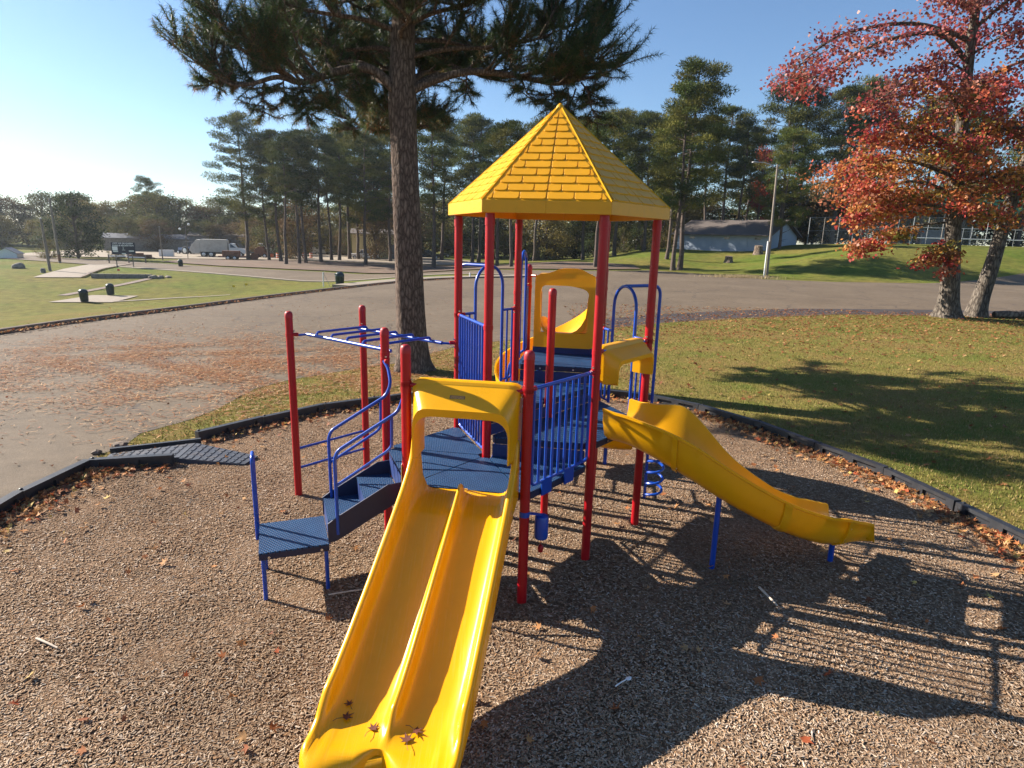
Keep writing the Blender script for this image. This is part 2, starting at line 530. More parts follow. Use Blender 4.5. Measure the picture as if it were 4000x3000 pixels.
# ground: one polar sheet out to the horizon
_rad = np.concatenate([[0.0], np.geomspace(1.5, 25, 28), np.geomspace(26.2, 140, 72), np.geomspace(150, 1500, 22)])
_na = 300
_V = [(0, 0, 0)]
for r_ in _rad[1:]:
    th = np.arange(_na) * 2 * np.pi / _na
    x = r_ * np.cos(th); y = r_ * np.sin(th)
    z = T(x, y) * np.ones(_na)
    z = np.where(y < 5, np.minimum(z, 0) * ss((y + 25) / 30), z)
    _V += list(zip(x, y, z))
_F = [(0, 1 + k, 1 + (k + 1) % _na) for k in range(_na)]
for i in range(len(_rad) - 2):
    b0 = 1 + i * _na; b1 = b0 + _na
    _F += [(b0 + k, b1 + k, b1 + (k + 1) % _na, b0 + (k + 1) % _na) for k in range(_na)]
ground = link('ground', mesh_from('ground', _V, _F, M['grass'], True))
tag(ground, 'grass lawns and terrain round the playground', kind='structure')


def dens(poly, step):
    out = []
    for i in range(len(poly)):
        a = np.array(poly[i], float); b = np.array(poly[(i + 1) % len(poly)], float)
        k = max(1, int(np.linalg.norm(b - a) / step))
        out += [tuple(a + (b - a) * j / k) for j in range(k)]
    return out


def inside(px, py, poly):
    c = np.zeros(px.shape, bool)
    n = len(poly)
    for i in range(n):
        x1, y1 = poly[i]; x2, y2 = poly[(i + 1) % n]
        m = ((y1 > py) != (y2 > py)) & (px < (x2 - x1) * (py - y1) / ((y2 - y1) + 1e-12) + x1)
        c ^= m
    return c


def sheet(name, poly, mat, off, step=2.0, offk=0.0, zfun=None):
    ring = dens(poly, step)
    P = np.array(poly)
    gx, gy = np.meshgrid(np.arange(P[:, 0].min(), P[:, 0].max(), step), np.arange(P[:, 1].min(), P[:, 1].max(), step))
    gx = gx.ravel() + .13; gy = gy.ravel() + .17
    k = inside(gx, gy, poly)
    pts = [Vector(q) for q in ring] + [Vector((a, b)) for a, b in zip(gx[k], gy[k])]
    n = len(ring)
    vs, _, fs, *_r = delaunay_2d_cdt(pts, [], [list(range(n))], 1, 1e-5)
    V = []
    for v in vs:
        z = float(T(v.x, v.y)) + off + offk * max(0, math.hypot(v.x, v.y) - 25)
        if zfun: z += zfun(v.x, v.y)
        V.append((v.x, v.y, z))
    o = link(name, mesh_from(name, V, fs, mat, True))
    return o


LOT = [(-16.4, 12), (-15.84, 18.9), (-15.19, 22.23), (-13.74, 27.05), (-11.9, 34.02), (-8.26, 44.4), (-4.67, 49.95), (0.27, 53.8), (2.4, 56.2),
       (1.5, 57.4), (-5, 58.2), (-19.6, 63.6), (-35, 70.7), (-50, 78), (-75, 90), (-78, 99), (-52, 88), (-39, 81.5), (-24, 77), (-13, 71.5), (-5, 67), (2, 66.5), (9, 69),
       (15.45, 73.19), (20, 68.5), (24.1, 60.92), (29.99, 59.24), (39.84, 61), (57.36, 69.5), (80, 80),
       (80, 40), (50, 34.6), (26.06, 31.79), (20.82, 31.45), (15.79, 30.75), (10.3, 28.16), (6.42, 25.97), (3.0, 23.2), (-.13, 20.29), (-1.57, 19.15), (-3.12, 15.94),
       (-3.86, 15.25), (-5.09, 13.8), (-5.5, 12.86), (-5.56, 11.24), (-5.69, 10.55), (-6.09, 9.71), (-5.99, 9.2), (-6.1, 8.45), (-6.22, 6.9), (-6.3, 4), (-6.3, -6), (-16.8, -6)]
lot = sheet('parking_lot', LOT, M['asphalt'], .006, 2.5, .0009)
tag(lot, 'worn asphalt parking lot and driveway', kind='structure')

# kerb along the lower lawn, with a pale walk on its far part
KERB = [(-16.4, 12), (-15.84, 18.9), (-15.19, 22.23), (-13.74, 27.05), (-11.9, 34.02), (-8.26, 44.4), (-4.67, 49.95), (0.27, 53.8), (2.4, 56.2)]
mb = MB()
kp = smooth_path([(x, y, 0) for x, y in KERB], 4)
rings = []
for i, q in enumerate(kp):
    t = vn(np.array(kp[min(i + 1, len(kp) - 1)]) - np.array(kp[max(i - 1, 0)]))
    nl = np.array([-t[1], t[0], 0])
    z = float(T(q[0], q[1]))
    rings.append([(q[0], q[1], z - .1), (q[0], q[1], z + .13), (q[0] + nl[0] * .03, q[1] + nl[1] * .03, z + .15), (q[0] + nl[0] * .17, q[1] + nl[1] * .17, z + .15), (q[0] + nl[0] * .17, q[1] + nl[1] * .17, z - .1)])
mb.loft(rings)
tag(mb.build('kerb', M['kerb']), 'weathered concrete kerb between lot and lower lawn', kind='structure')
mb = MB()
kq = [q for q in kp if q[1] > 36.5]
rings = []
for i, q in enumerate(kq):
    t = vn(np.array(kq[min(i + 1, len(kq) - 1)]) - np.array(kq[max(i - 1, 0)]))
    nl = np.array([-t[1], t[0], 0])
    a = q + nl * .175; b_ = q + nl * 1.5
    zt = float(T(q[0], q[1])) + .146
    rings.append([(a[0], a[1], zt - .3), (a[0], a[1], zt), (b_[0], b_[1], zt), (b_[0], b_[1], zt - .5)])
mb.loft(rings)
tag(mb.build('walkway', M['concrete'], smooth=False), 'pale concrete walkway beside the lot kerb', kind='structure')
# pale edge strip of the far driveway
mb = MB()
rings = []
for q in smooth_path([(1.5, 57.4, 0), (-5, 58.2, 0), (-19.6, 63.6, 0), (-35, 70.7, 0), (-50, 78, 0)], 8):
    z = float(T(q[0], q[1])) + .075
    rings.append([(q[0], q[1] - .55, z - .2), (q[0], q[1] - .55, z), (q[0], q[1] + .1, z + .01), (q[0], q[1] + .1, z - .2)])
mb.loft(rings)
tag(mb.build('driveway_edge', M['concrete'], smooth=False), 'pale concrete edge of the far driveway', kind='structure')

# ------------------------------------------------------------------ play structure
HX, HY = 0.424, 6.895
ROT = R(-68.83)
MOD = 1.07
OFF = (HX, HY, 0)


def dirv(deg):
    return np.array([math.cos(ROT + R(deg)), math.sin(ROT + R(deg))])


C0 = np.array([HX, HY])
PT = {n: C0 + MOD * dirv(60 * i) for i, n in enumerate(['FR', 'R', 'BR', 'BL', 'L', 'FL'])}
PT['F'] = C0
PT['E'] = PT['FL'] + MOD * dirv(0); PT['D'] = PT['FL'] + MOD * dirv(-60); PT['C'] = PT['FL'] + MOD * dirv(-120)
PT['A'] = PT['C'] + 1.747 * dirv(210); PT['B'] = PT['L'] + 1.747 * dirv(210)
PT['G'] = PT['BL'] + 1.07 * dirv(150); PT['H'] = PT['BR'] + 1.07 * dirv(150)
Z1, Z2, Z3, Z4 = 1.10, 1.30, 1.49, 1.70
ps = empty('play_structure', (HX, HY, 0))
tag(ps, 'red, blue and yellow playground climber with slides and hexagonal shingled roof', 'playground')


def v3(n, z): return np.array([*PT[n], z])


def part(mb, name, mat, parent=None, **kw):
    o = mb.build(name, M[mat] if isinstance(mat, str) else mat, parent if parent else ps, off=OFF, **kw)
    if name == 'bolt': o['kind'] = 'stuff'
    return o


TOPS = dict(A=2.38, B=2.38, C=2.375, D=2.38, E=2.385, F=2.76, G=2.93, H=2.93, FR=3.56, R=3.56, BR=3.56, BL=3.56, L=3.56, FL=3.56)
POST = {}
for n, zt in TOPS.items():
    mb = MB()
    x, y = PT[n]
    mb.tube([(x, y, -.08), (x, y, zt - .05)], .0445, 18)
    POST[n] = part(mb, 'post', 'red')
    if zt < 3.5:
        cb = MB()
        cb.lathe([(.0462, zt - .075), (.0465, zt - .05), (.043, zt - .025), (.033, zt - .008), (.018, zt - .001), (.004, zt)], (x, y, 0), 18)
        part(cb, 'cap', 'red_cap', POST[n])
    else:
        cb = MB(); cb.tube([(x, y, 3.40), (x, y, 3.47)], .0485, 18)
        part(cb, 'collar', 'red', POST[n])


def clamp(n, z, toward=None):
    x, y = PT[n]
    mb = MB()
    mb.tube([(x, y, z - .022), (x, y, z + .022)], .0485, 16)
    if toward is not None:
        d = vn(np.array(toward)[:2] - PT[n])
        mb.tube([(x + d[0] * .045, y + d[1] * .045, z), (x + d[0] * .10, y + d[1] * .10, z)], .022, 10)
    part(mb, 'clamp', 'red', POST[n])
    if toward is not None:
        b = MB()
        px = np.array([-d[1], d[0]])
        for zz in (-.045, .045):
            b.lathe([(.0005, -.008), (.011, -.008), (.011, .004), (.005, .008), (.0005, .009)], (x + d[0] * .052 + px[0] * .0, y + d[1] * .052, z + zz), 8)
        part(b, 'bolt', 'bolt', POST[n])


def tri_deck(names, z, th=.05, mat='deck', inset=.012):
    P = [PT[n] for n in names]
    c = sum(P) / len(P)
    Q = []
    k = len(P)
    for i in range(k):      # corners cut where the posts stand
        a, b, d = P[i - 1], P[i], P[(i + 1) % k]
        for o in (a, d):
            q = b + vn(o - b) * .075
            Q.append(q + vn(c - q) * inset)
    mb = MB(); mb.prism(Q, z - .012, z)
    dk = part(mb, 'deck', mat, smooth=False)
    mb = MB()
    k = len(Q)
    c2 = sum(Q) / k
    Q2 = [q + (c2 - q) * .002 for q in Q]
    mb.prism(Q2, z - .07, z - .0125)
    part(mb, 'deck_rim', 'navy_dark', dk, smooth=False)
    b = MB()                                     # carriage bolts along the rim
    for i in range(len(P)):
        a, d = P[i], P[(i + 1) % len(P)]
        out = vn((a + d) / 2 - c)
        for f in (.3, .7):
            q = a + (d - a) * f + out * -.004
            b.tube([(*(q), z - .04), (*(q + out * .006), z - .04)], .011, 8)
    part(b, 'bolt', 'bolt', dk)
    return dk


for t in (('FL', 'L', 'C'), ('FL', 'C', 'D'), ('FL', 'D', 'E'), ('FL', 'E', 'FR')): tri_deck(t, Z1)
for t in (('F', 'FL', 'FR'), ('F', 'FR', 'R'), ('F', 'R', 'BR')): tri_deck(t, Z2)
for t in (('F', 'FL', 'L'), ('F', 'L', 'BL'), ('F', 'BL', 'BR')): tri_deck(t, Z3)
tri_deck(('BL', 'BR', 'H', 'G'), Z4)


def riser(a, b, z0, z1, shift=.0):
    A, B = PT[a], PT[b]
    mb = MB(); mb.bar((*(A + (B - A) * .06), (z0 + z1) / 2), (*(B - (B - A) * .06), (z0 + z1) / 2), .014, z1 - z0)
    part(mb, 'riser_panel', 'navy', smooth=False)


riser('FL', 'FR', Z1 - .06, Z2 - .072); riser('FL', 'F', Z2 + .002, Z3 - .072); riser('F', 'BR', Z2 + .002, Z3 - .072)
riser('BL', 'BR', Z3 + .002, Z4 - .072)


def barrier(a, b, zt, zb, nb=9, r=.015, ins=.085, clampz=True):
    A, B = PT[a], PT[b]
    d = vn(B - A)
    mb = MB()
    mb.tube([(*(A + d * .05), zt), (*(B - d * .05), zt)], .017, 10)
    bar_o = part(mb, 'barrier', 'blue')
    fr = MB()
    a1 = A + d * ins; b1 = B - d * ins
    fr.tube(fillet([(*a1, zt), (*a1, zb), (*b1, zb), (*b1, zt)], .05), r, 8)
    part(fr, 'frame', 'blue', bar_o)
    me = None
    for i in range(1, nb + 1):
        q = a1 + (b1 - a1) * i / (nb + 1)
        if me is None:
            t_ = MB(); t_.tube([(0, 0, zb), (0, 0, zt)], r * .85, 8)
            me = mesh_from('baluster', t_.v, t_.f, M['blue'], True, 40)
        link('baluster', me, bar_o, (q[0] - HX, q[1] - HY, 0))
    if clampz:
        clamp(a, zt, B); clamp(b, zt, A)
    return bar_o


barrier('E', 'FR', 2.045, 1.16, 8)
barrier('L', 'FL', 2.425, 1.14, 9)
barrier('BR', 'H', 2.63, 1.76, 8)
# toe brackets of the near barrier
for f in (.28, .62):
    mb = MB()
    q = PT['E'] + (PT['FR'] - PT['E']) * f
    d = vn(PT['FR'] - PT['E'])
    nn = np.array([d[1], -d[0]])
    mb.box((*(q + nn * .012), 1.10), (.15, .012, .15), (np.array([*d, 0]), np.array([*nn, 0]), (0, 0, 1)))
    part(mb, 'toe_bracket', 'blue', smooth=False)


def entry_loop(a, b, zr, zd, apex, pole=None, f0=.27, f1=.73, coil=False):
    """rail stubs with balusters either side of a tall hoop; the hoop may carry an outrigger pole"""
    A, B = PT[a], PT[b]
    d = vn(B - A); L = np.linalg.norm(B - A)
    at = lambda f: A + d * L * f
    mid = (f0 + f1) / 2
    mb = MB()
    rr = L * (f1 - f0) / 2
    pts = [(*at(f0), zd + .03)]
    for k in range(13):
        th = math.pi * (1 - k / 12)
        pts.append((*(at(mid) + d * rr * math.cos(th)), apex - rr + rr * math.sin(th)))
    pts.append((*at(f1), zd + .03))
    mb.tube(pts, .0185, 10)
    lp = part(mb, 'entry_hoop', 'blue')
    for (fa, fb, post) in ((.05, f0, a), (f1, .95, b)):
        s = MB(); s.tube([(*at(fa), zr), (*at(fb), zr)], .016, 10)
        fo = at(.085) if fa < .2 else at(.915)
        fi = at(fb) if fa < .2 else at(fa)
        s.tube(fillet([(*fo, zr), (*fo, zd + .05), (*fi, zd + .05)], .05), .013, 8)
        part(s, 'side_rail', 'blue', lp)
        bb = MB(); q = (fo + fi) / 2
        bb.tube([(*q, zd + .05), (*q, zr)], .012, 8)
        part(bb, 'baluster', 'blue', lp)
        clamp(post, zr, B if post == a else A)
    if pole is not None:
        m3 = at(mid); n = vn(np.array(pole) - m3)
        o = MB()
        o.tube(fillet([(*m3, apex), (*(np.array(pole)), apex), (*pole, -.05)], .13, 7), .0195, 12)
        part(o, 'climbing_pole' if coil else 'fire_pole', 'blue', lp)
        if coil:
            h = MB(); hp = []
            side = np.array([.98, -.2])
            for k in range(6 * 16 + 1):
                th = 2 * math.pi * k / 16
                c = np.array(pole) + side * .105
                hp.append((c[0] + .105 * math.cos(th + math.pi), c[1] + .105 * math.sin(th + math.pi),   .12 + .15 * k / 16))
            h.tube(hp, .017, 8)
            part(h, 'corkscrew_coil', 'blue', lp)
    return lp


nLB = dirv(210); mLB = (PT['L'] + PT['BL']) / 2
entry_loop('L', 'BL', 2.42, Z3, 2.96, mLB + nLB * .5)
nRB = dirv(90); mRB = (PT['R'] + PT['BR']) / 2
entry_loop('BR', 'R', 2.225, Z2, 2.78, np.array([1.75, 7.50]), coil=True)
lad = entry_loop('BL', 'G', 2.62, Z4, 3.12)
# vertical loop climber on the left of the high deck
nBG = dirv(240)
mb = MB()
e0 = PT['BL'] + (PT['G'] - PT['BL']) * .27; e1 = PT['BL'] + (PT['G'] - PT['BL']) * .73
for e in (e0, e1):
    mb.tube(fillet([(*e, Z4 + .05), (*(e + nBG * .12), Z4 - .05), (*(e + nBG * .38), -.05)], .1), .017, 8)
cl = part(mb, 'loop_climber', 'blue')
for k in range(5):
    t_ = k / 5
    o = nBG * (.14 + .23 * t_)
    z = Z4 - .2 - (Z4 - .35) * t_
    r_ = MB(); r_.tube([(*(e0 + o), z), (*(e1 + o), z)], .015, 8)
    part(r_, 'rung', 'blue', cl)

# overhead ladder (C-A, L-B) and the low bars of its end frame
nIn = vn(PT['L'] - PT['C'])
axis = dirv(210)
mb = MB()
ra0 = PT['C'] + nIn * .16 + axis * .1; ra1 = PT['A'] + nIn * .16 - axis * .12
rb0 = PT['L'] - nIn * .16 + axis * .1; rb1 = PT['B'] - nIn * .16 - axis * .12
zl = 2.10
for s0, s1 in ((ra0, ra1), (rb0, rb1)):
    mb.tube([(*s0, zl), (*s1, zl)], .0205, 12)
for p0, p1, n in ((ra0, PT['C'], 'C'), (ra1, PT['A'], 'A'), (rb0, PT['L'], 'L'), (rb1, PT['B'], 'B')):
    mb.tube([(*p0, zl), (*((p0 + p1) / 2 + 0), zl - .01), (*p1, zl - .005)], .013, 8)
lad = part(mb, 'overhead_ladder', 'blue')
for n in ('C', 'A', 'L', 'B'): clamp(n, zl, ra0 if n == 'C' else ra1 if n == 'A' else rb0 if n == 'L' else rb1)
for k in range(5):
    f = .12 + .19 * k
    a = ra0 + (ra1 - ra0) * f; b = rb0 + (rb1 - rb0) * f
    r_ = MB(); u = vn(b - a)
    r_.tube(fillet([(*a, zl), (*(a + u * .02), zl + .045), (*(b - u * .02), zl + .045), (*b, zl)], .05), .015, 8)
    part(r_, 'rung', 'blue', lad)
for z in (.66, .405):
    mb = MB(); mb.tube([(*PT['A'], z), (*PT['B'], z)], .0155, 10)
    part(mb, 'low_bar', 'blue')

# ---- steps and transfer platform on the C-D side
sn = np.array([*dirv(-90), 0]); st = np.array([*vn(PT['C'] - PT['D']), 0])
S0 = np.array([*((PT['C'] + PT['D']) / 2), 0])


def sp(s, t, z): return S0 + sn * s + st * t + np.array([0, 0, z])


steps = empty('steps'); steps.parent = ps
for k, (s0, s1, z) in enumerate(((.02, .35, .90), (.34, .68, .71))):
    mb = MB()
    mb.box(sp((s0 + s1) / 2, 0, z - .008), (s1 - s0, .60, .016), (sn, st, (0, 0, 1)))
    part(mb, 'tread', 'deck', steps, smooth=False)
    mb = MB()
    mb.box(sp(s1 - .006, 0, z - .11), (.008, .60, .185), (sn, st, (0, 0, 1)))
    part(mb, 'step_riser', 'navy', steps, smooth=False)
mb = MB(); mb.box(sp(.012, 0, 1.0), (.008, .60, .17), (sn, st, (0, 0, 1))); part(mb, 'step_riser', 'navy', steps, smooth=False)
for t in (-.31, .31):
    prof = [(.69, .53), (.69, .715), (.60, .775), (.14, 1.03), (0.0, 1.04), (0.0, .87), (.10, .82), (.60, .545)]
    th = .007
    A_ = [sp(s, t - th, z) for s, z in prof]; B_ = [sp(s, t + th, z) for s, z in prof]
    mb = MB(); mb.loft([A_, B_])
    part(mb, 'stringer', 'navy_dark', steps, smooth=False)
mb = MB(); mb.box(sp(.985, 0, .51), (.60, .62, .014), (sn, st, (0, 0, 1)))
plat = part(mb, 'transfer_platform', 'deck', smooth=False)
mb = MB(); mb.box(sp(.985, 0, .475), (.602, .622, .056), (sn, st, (0, 0, 1)))
part(mb, 'platform_rim', 'navy_dark', plat, smooth=False)
for s, t in ((1.25, -.28), (.71, -.28), (1.25, .28)):
    mb = MB(); mb.tube([sp(s, t, -.06), sp(s, t, .47)], .019, 10); part(mb, 'leg', 'blue', plat)
mb = MB()
for s in (.75, 1.2): mb.tube([sp(s, -.309, .47), sp(s, -.319, .47)], .012, 8)
part(mb, 'bolt', 'bolt', plat)
mb = MB(); mb.tube(fillet([sp(1.30, .30, .42), sp(1.30, .30, 1.27), sp(1.30, .10, 1.27), sp(1.30, .10, .46)], .06, 6), .0175, 10)
part(mb, 'grab_loop', 'blue', plat)
for sg, nm in ((1, 'C'), (-1, 'D')):
    t = .31 * sg
    tp = .42 * sg
    mb = MB()
    up = [sp(.02, .49 * sg, 2.04), sp(-.01, tp, 1.98), sp(-.015, t, 1.84), sp(.035, t, 1.72), sp(.575, t, 1.405), sp(.605, t, 1.33), sp(.60, t, .60)]
    mb.tube(fillet(up, .07), .016, 10)
    hr = part(mb, 'handrail', 'blue')
    lo = MB(); lo.tube(fillet([sp(.09, t, 1.69), sp(.095, t, 1.40), sp(.135, t, 1.355), sp(.60, t, 1.075)], .06), .0135, 8)
    part(lo, 'lower_rail', 'blue', hr)
    clamp(nm, 2.04, S0[:2])
    clamp(nm, 1.99)
mb = MB()
q = PT['D']; mb.tube([(q[0] - .0, q[1], 1.05), (q[0], q[1], 1.34)], .0455, 18)
mb2 = MB(); mb2.box((q[0] - .047, q[1] - .012, 1.15), (.003, .05, .30)); stk = part(mb2, 'warning_sticker', 'sticker', POST['D'], smooth=False)

# ---- double slide on the D-E side
dn = np.array([*dirv(-30), 0]); dt = np.array([*vn(PT['E'] - PT['D']), 0])
D0 = np.array([*((PT['D'] + PT['E']) / 2), 0])


def dp(s, t, z): return D0 + dn * s + dt * t + np.array([0, 0, z])


BED = np.array([(-.03, 1.095), (.10, 1.09), (.22, 1.07), (.36, 1.03), (.55, .935), (.75, .835), (1.13, .645), (1.54, .46), (1.74, .385), (1.89, .35), (2.02, .332), (2.10, .325)])
RIM = np.array([(-.03, 1.62), (.05, 1.60), (.08, 1.50), (.13, 1.42), (.22, 1.335), (.36, 1.24), (.55, 1.13), (.75, 1.025), (1.13, .825), (1.54, .625), (1.74, .54), (1.87, .50), (1.93, .45), (2.00, .385), (2.06, .36), (2.10, .35)])
DIV = np.array([(-.03, 1.10), (.10, 1.11), (.14, 1.20), (.18, 1.24), (.24, 1.215), (.36, 1.15), (.55, 1.05), (.75, .95), (1.13, .765), (1.54, .575), (1.74, .495), (1.90, .45), (1.97, .38), (2.03, .345), (2.10, .326)])
def ip(tab, s): return float(np.interp(s, tab[:, 0], tab[:, 1]))


def slide_top(s):
    b, r_, d = ip(BED, s), ip(RIM, s), ip(DIV, s)
    h = r_ - b; hd = max(d - b, .001)
    w = .475
    pts = [(-w, r_ - .06 if h > .06 else b + h * .2), (-w + .004, r_ - .012), (-w + .014, r_), (-w + .040, r_ + .002), (-w + .052, r_ - .012), (-w + .062, b + h * .55), (-w + .078, b + h * .2), (-w + .115, b + .008), (-w + .16, b),
           (-.30, b - .003), (-.15, b - .003), (-.075, b + .002), (-.045, b + min(.02, hd * .4)), (-.026, b + hd * .55), (-.016, b + hd * .93), (0, b + hd),
           ]
    L = pts
    Rr = [(-t, z) for t, z in reversed(pts[:-1])]
    return L + Rr, b


rings = []
srow = sorted(set(list(np.linspace(-.03, .4, 16)) + list(np.linspace(.4, 1.8, 22)) + list(np.linspace(1.8, 2.10, 13))))
for s in srow:
    top, b = slide_top(s)
    under = [(.475, b - .035), (.30, b - .045), (0, b - .045), (-.30, b - .045), (-.475, b - .035)]
    rings.append([dp(s, t, z) for t, z in top + under])


def s_end(t):
    return 2.30 - .20 * math.exp(-((t + .02) / .12) ** 2) - .10 * max(0, (abs(t) - .36) / .12) ** 2


for k in range(1, 11):
    u = k / 10
    top, b = slide_top(2.10)
    under = [(.475, b - .035), (.30, b - .045), (0, b - .045), (-.30, b - .045), (-.475, b - .035)]
    ring = []
    for t, z in top + under:
        se = s_end(t); s = 2.10 + (se - 2.10) * math.sin(u * math.pi / 2)
        ring.append(dp(s, t, z + (b + .004 - z) * ss(u) * (1 if z > b else 0) - .135 * u ** 3))
    rings.append(ring)
mb = MB(); mb.loft(rings)
dsl = part(mb, 'double_slide', 'yellow_slide', angle=60)
for t in (-.3, .3):
    mb = MB(); mb.tube([dp(1.95, t, -.05), dp(1.95, t, .30)], .024, 10); part(mb, 'slide_foot', 'blue', dsl)


def hood(org, n, t, zt, zleg, half=.47, zin=None, depth=.15, name='slide_hood'):
    zin = zt - .27 if zin is None else zin
    o_pts = fillet([(-half, zleg, 0), (-half - .01, zt - .02, 0), (-half + .05, zt, 0), (half - .05, zt, 0), (half + .01, zt - .02, 0), (half, zleg, 0)], .09, 6)
    hi = half - .07
    i_pts = fillet([(-hi, zleg - .04, 0), (-hi, zin, 0), (hi, zin, 0), (hi, zleg - .04, 0)], .17, 15)
    m = min(len(o_pts), len(i_pts))
    def resample(P, k):
        P = np.array(P); dd = np.concatenate([[0], np.cumsum(np.linalg.norm(np.diff(P, axis=0), axis=1))])
        ts = np.linspace(0, dd[-1], k)
        return np.stack([np.interp(ts, dd, P[:, j]) for j in range(2)], 1)
    O = resample(o_pts, 41); I = resample(i_pts, 41)
    rings = []
    for (a, za), (b_, zb) in zip(O, I):
        f = lambda tt, s, z: org + t * tt + n * s + np.array([0, 0, z])
        g = .26; bo = b_ + (a - b_) * g; zo = zb + (za - zb) * g
        rings.append([f(a, -.08, za), f(a, -.01, za + .004), f(a * .985, .010, za - .008), f(a * .985, .014, za - .03), f(a * .97, .03, za - .04), f(bo, depth - .02, zo + .012), f(bo, depth, zo - .002), f(b_ * 1.01, depth, zb + .004), f(b_, depth - .01, zb), f(b_ * .995, .0, zb - .004), f(b_ * .995, -.08, zb)])
    mb = MB(); mb.loft(rings)
    return part(mb, name, 'yellow', angle=50)


hd = hood(D0, dn, dt, 2.085, 1.47, depth=.21)
mb = MB(); mb.tube([(*PT['D'], 2.03), (*PT['E'], 2.03)], .017, 8)
part(mb, 'sit_down_bar', 'blue')
clamp('D', 2.03, PT['E']); clamp('E', 2.03, PT['D'])
# caution plate on the hood
mb = MB()
slope = vn(dn * .16 + np.array([0, 0, -.16])); nrm = vn(np.cross(dt, slope))
if nrm @ dn < 0: nrm = -nrm
cp = dp(.105, -.05, 1.965)
mb.box(cp + nrm * .007, (.13, .036, .003), (dt, slope, nrm))
pl = part(mb, 'caution_plate', M['dark_ink'], hd, smooth=False)
mb = MB(); mb.box(cp + nrm * .0092, (.12, .028, .003), (dt, slope, nrm)); part(mb, 'plate_face', mat_plain('plate_brown', (.42, .20, .06), .5, var=.5, vscale=90), pl, smooth=False)

# ---- single wave slide on the FR-R side
RN = np.array([*dirv(30), 0]); RT = np.array([*vn(PT['R'] - PT['FR']), 0]); R0 = np.array([*((PT['FR'] + PT['R']) / 2), 0])
hood(R0, RN, RT, 2.275, 1.94, half=.43, zin=2.10, depth=.16, name='slide_hood')
mb = MB(); mb.tube([(*PT['FR'], 2.235), (*PT['R'], 2.235)], .017, 8)
part(mb, 'sit_down_bar', 'blue'); clamp('FR', 2.235, PT['R']); clamp('R', 2.235, PT['FR'])


def chute(path, w_, wall, th=.018, flange=.03, nu=10):
    """closed half-pipe section swept along path; wall(i) gives left and right wall heights"""
    rings = []
    P = [np.asarray(q, float) for q in path]
    for i, q in enumerate(P):
        t = P[min(i + 1, len(P) - 1)] - P[max(i - 1, 0)]
        hd_ = vn(np.array([t[0], t[1], 0])); lf = np.array([-hd_[1], hd_[0], 0]); up = np.array([0, 0, 1.])
        wl, wr = wall(i / (len(P) - 1))
        w = w_(i / (len(P) - 1)) if callable(w_) else w_
        sec = []
        hw = w / 2
        prof = []
        for k in range(nu + 1):                    # floor, rounded into the walls
            a = -1 + 2 * k / nu
            prof.append((a * hw, (abs(a) ** 3.2)))
        inner = [(x, (wl if x > 0 else wr) * .42 * f) for x, f in prof]
        inner = [(-hw - .03, wr), (-hw - .02, wr * .7)] + inner + [(hw + .02, wl * .7), (hw + .03, wl)]
        outer = [(hw + .03 + flange, wl + .004), (hw + .03 + flange, wl - .022), (hw + .045, wl - .03), (hw + .04, wl * .6), (hw * .98, wl * .12), (hw * .6, -.025), (0, -.035), (-hw * .6, -.025), (-hw * .98, wr * .12), (-hw - .04, wr * .6), (-hw - .045, wr - .03), (-hw - .03 - flange, wr - .022), (-hw - .03 - flange, wr + .004)]
        rings.append([q + lf * x + up * z for x, z in inner + outer])
    mb = MB(); mb.loft(rings)
    return mb


wp = smooth_path([(1.10, 6.26, 1.30), (1.28, 6.11, 1.295), (1.52, 5.95, 1.21), (1.80, 5.83, 1.06), (2.20, 5.755, .82), (2.70, 5.765, .56), (3.08, 5.86, .40), (3.34, 5.98, .335), (3.56, 6.09, .305), (3.66, 6.14, .295)], 7)
def wwall(u):
    base = .31 + .06 * math.exp(-((u - .33) / .14) ** 2)
    e = (1 - .25 * float(ss((u - .7) / .25))) * (1 - .80 * float(ss((u - .935) / .065)))
    far = base + .15 * math.exp(-((u - .30) / .13) ** 2)
    st_ = .02 * (1 - float(ss(u / .08)))
    return ((far + st_) * e, (base + st_) * e)
wsl = part(chute(wp, .44, wwall), 'wave_slide', 'yellow', angle=60)
for u in (.30, .55, .76):
    i = int(u * (len(wp) - 1))
    seg = [wp[i - 1] * .5 + wp[i] * .5, wp[i], wp[i + 1] * .5 + wp[i] * .5]
    seg = [q + np.array([0, 0, -.012]) for q in seg]
    part(chute(seg, .478, lambda x, u=u: tuple(v - .012 for v in wwall(u)), flange=.022), 'joint_flange', 'yellow', wsl, angle=60)
mb = MB()
for (x, y, z) in ((2.09, 5.76, .86), (3.42, 6.0, .32)):
    mb = MB(); mb.tube([(x, y, -.06), (x, y, z)], .028, 12)
    part(mb, 'support_leg', 'blue', wsl)
mb = MB()
for u in (.30, .55, .76):
    i = int(u * (len(wp) - 1)); q = wp[i]; t = vn(wp[i + 1] - wp[i - 1]); lf = np.array([-t[1], t[0], 0])
    for off_, z in ((-.268, .2), (-.25, .04)):
        a = q + lf * off_ + np.array([0, 0, z]) + t * .03
        mb.tube([a, a - lf * .012], .009, 8)
part(mb, 'bolt', 'bolt', wsl)

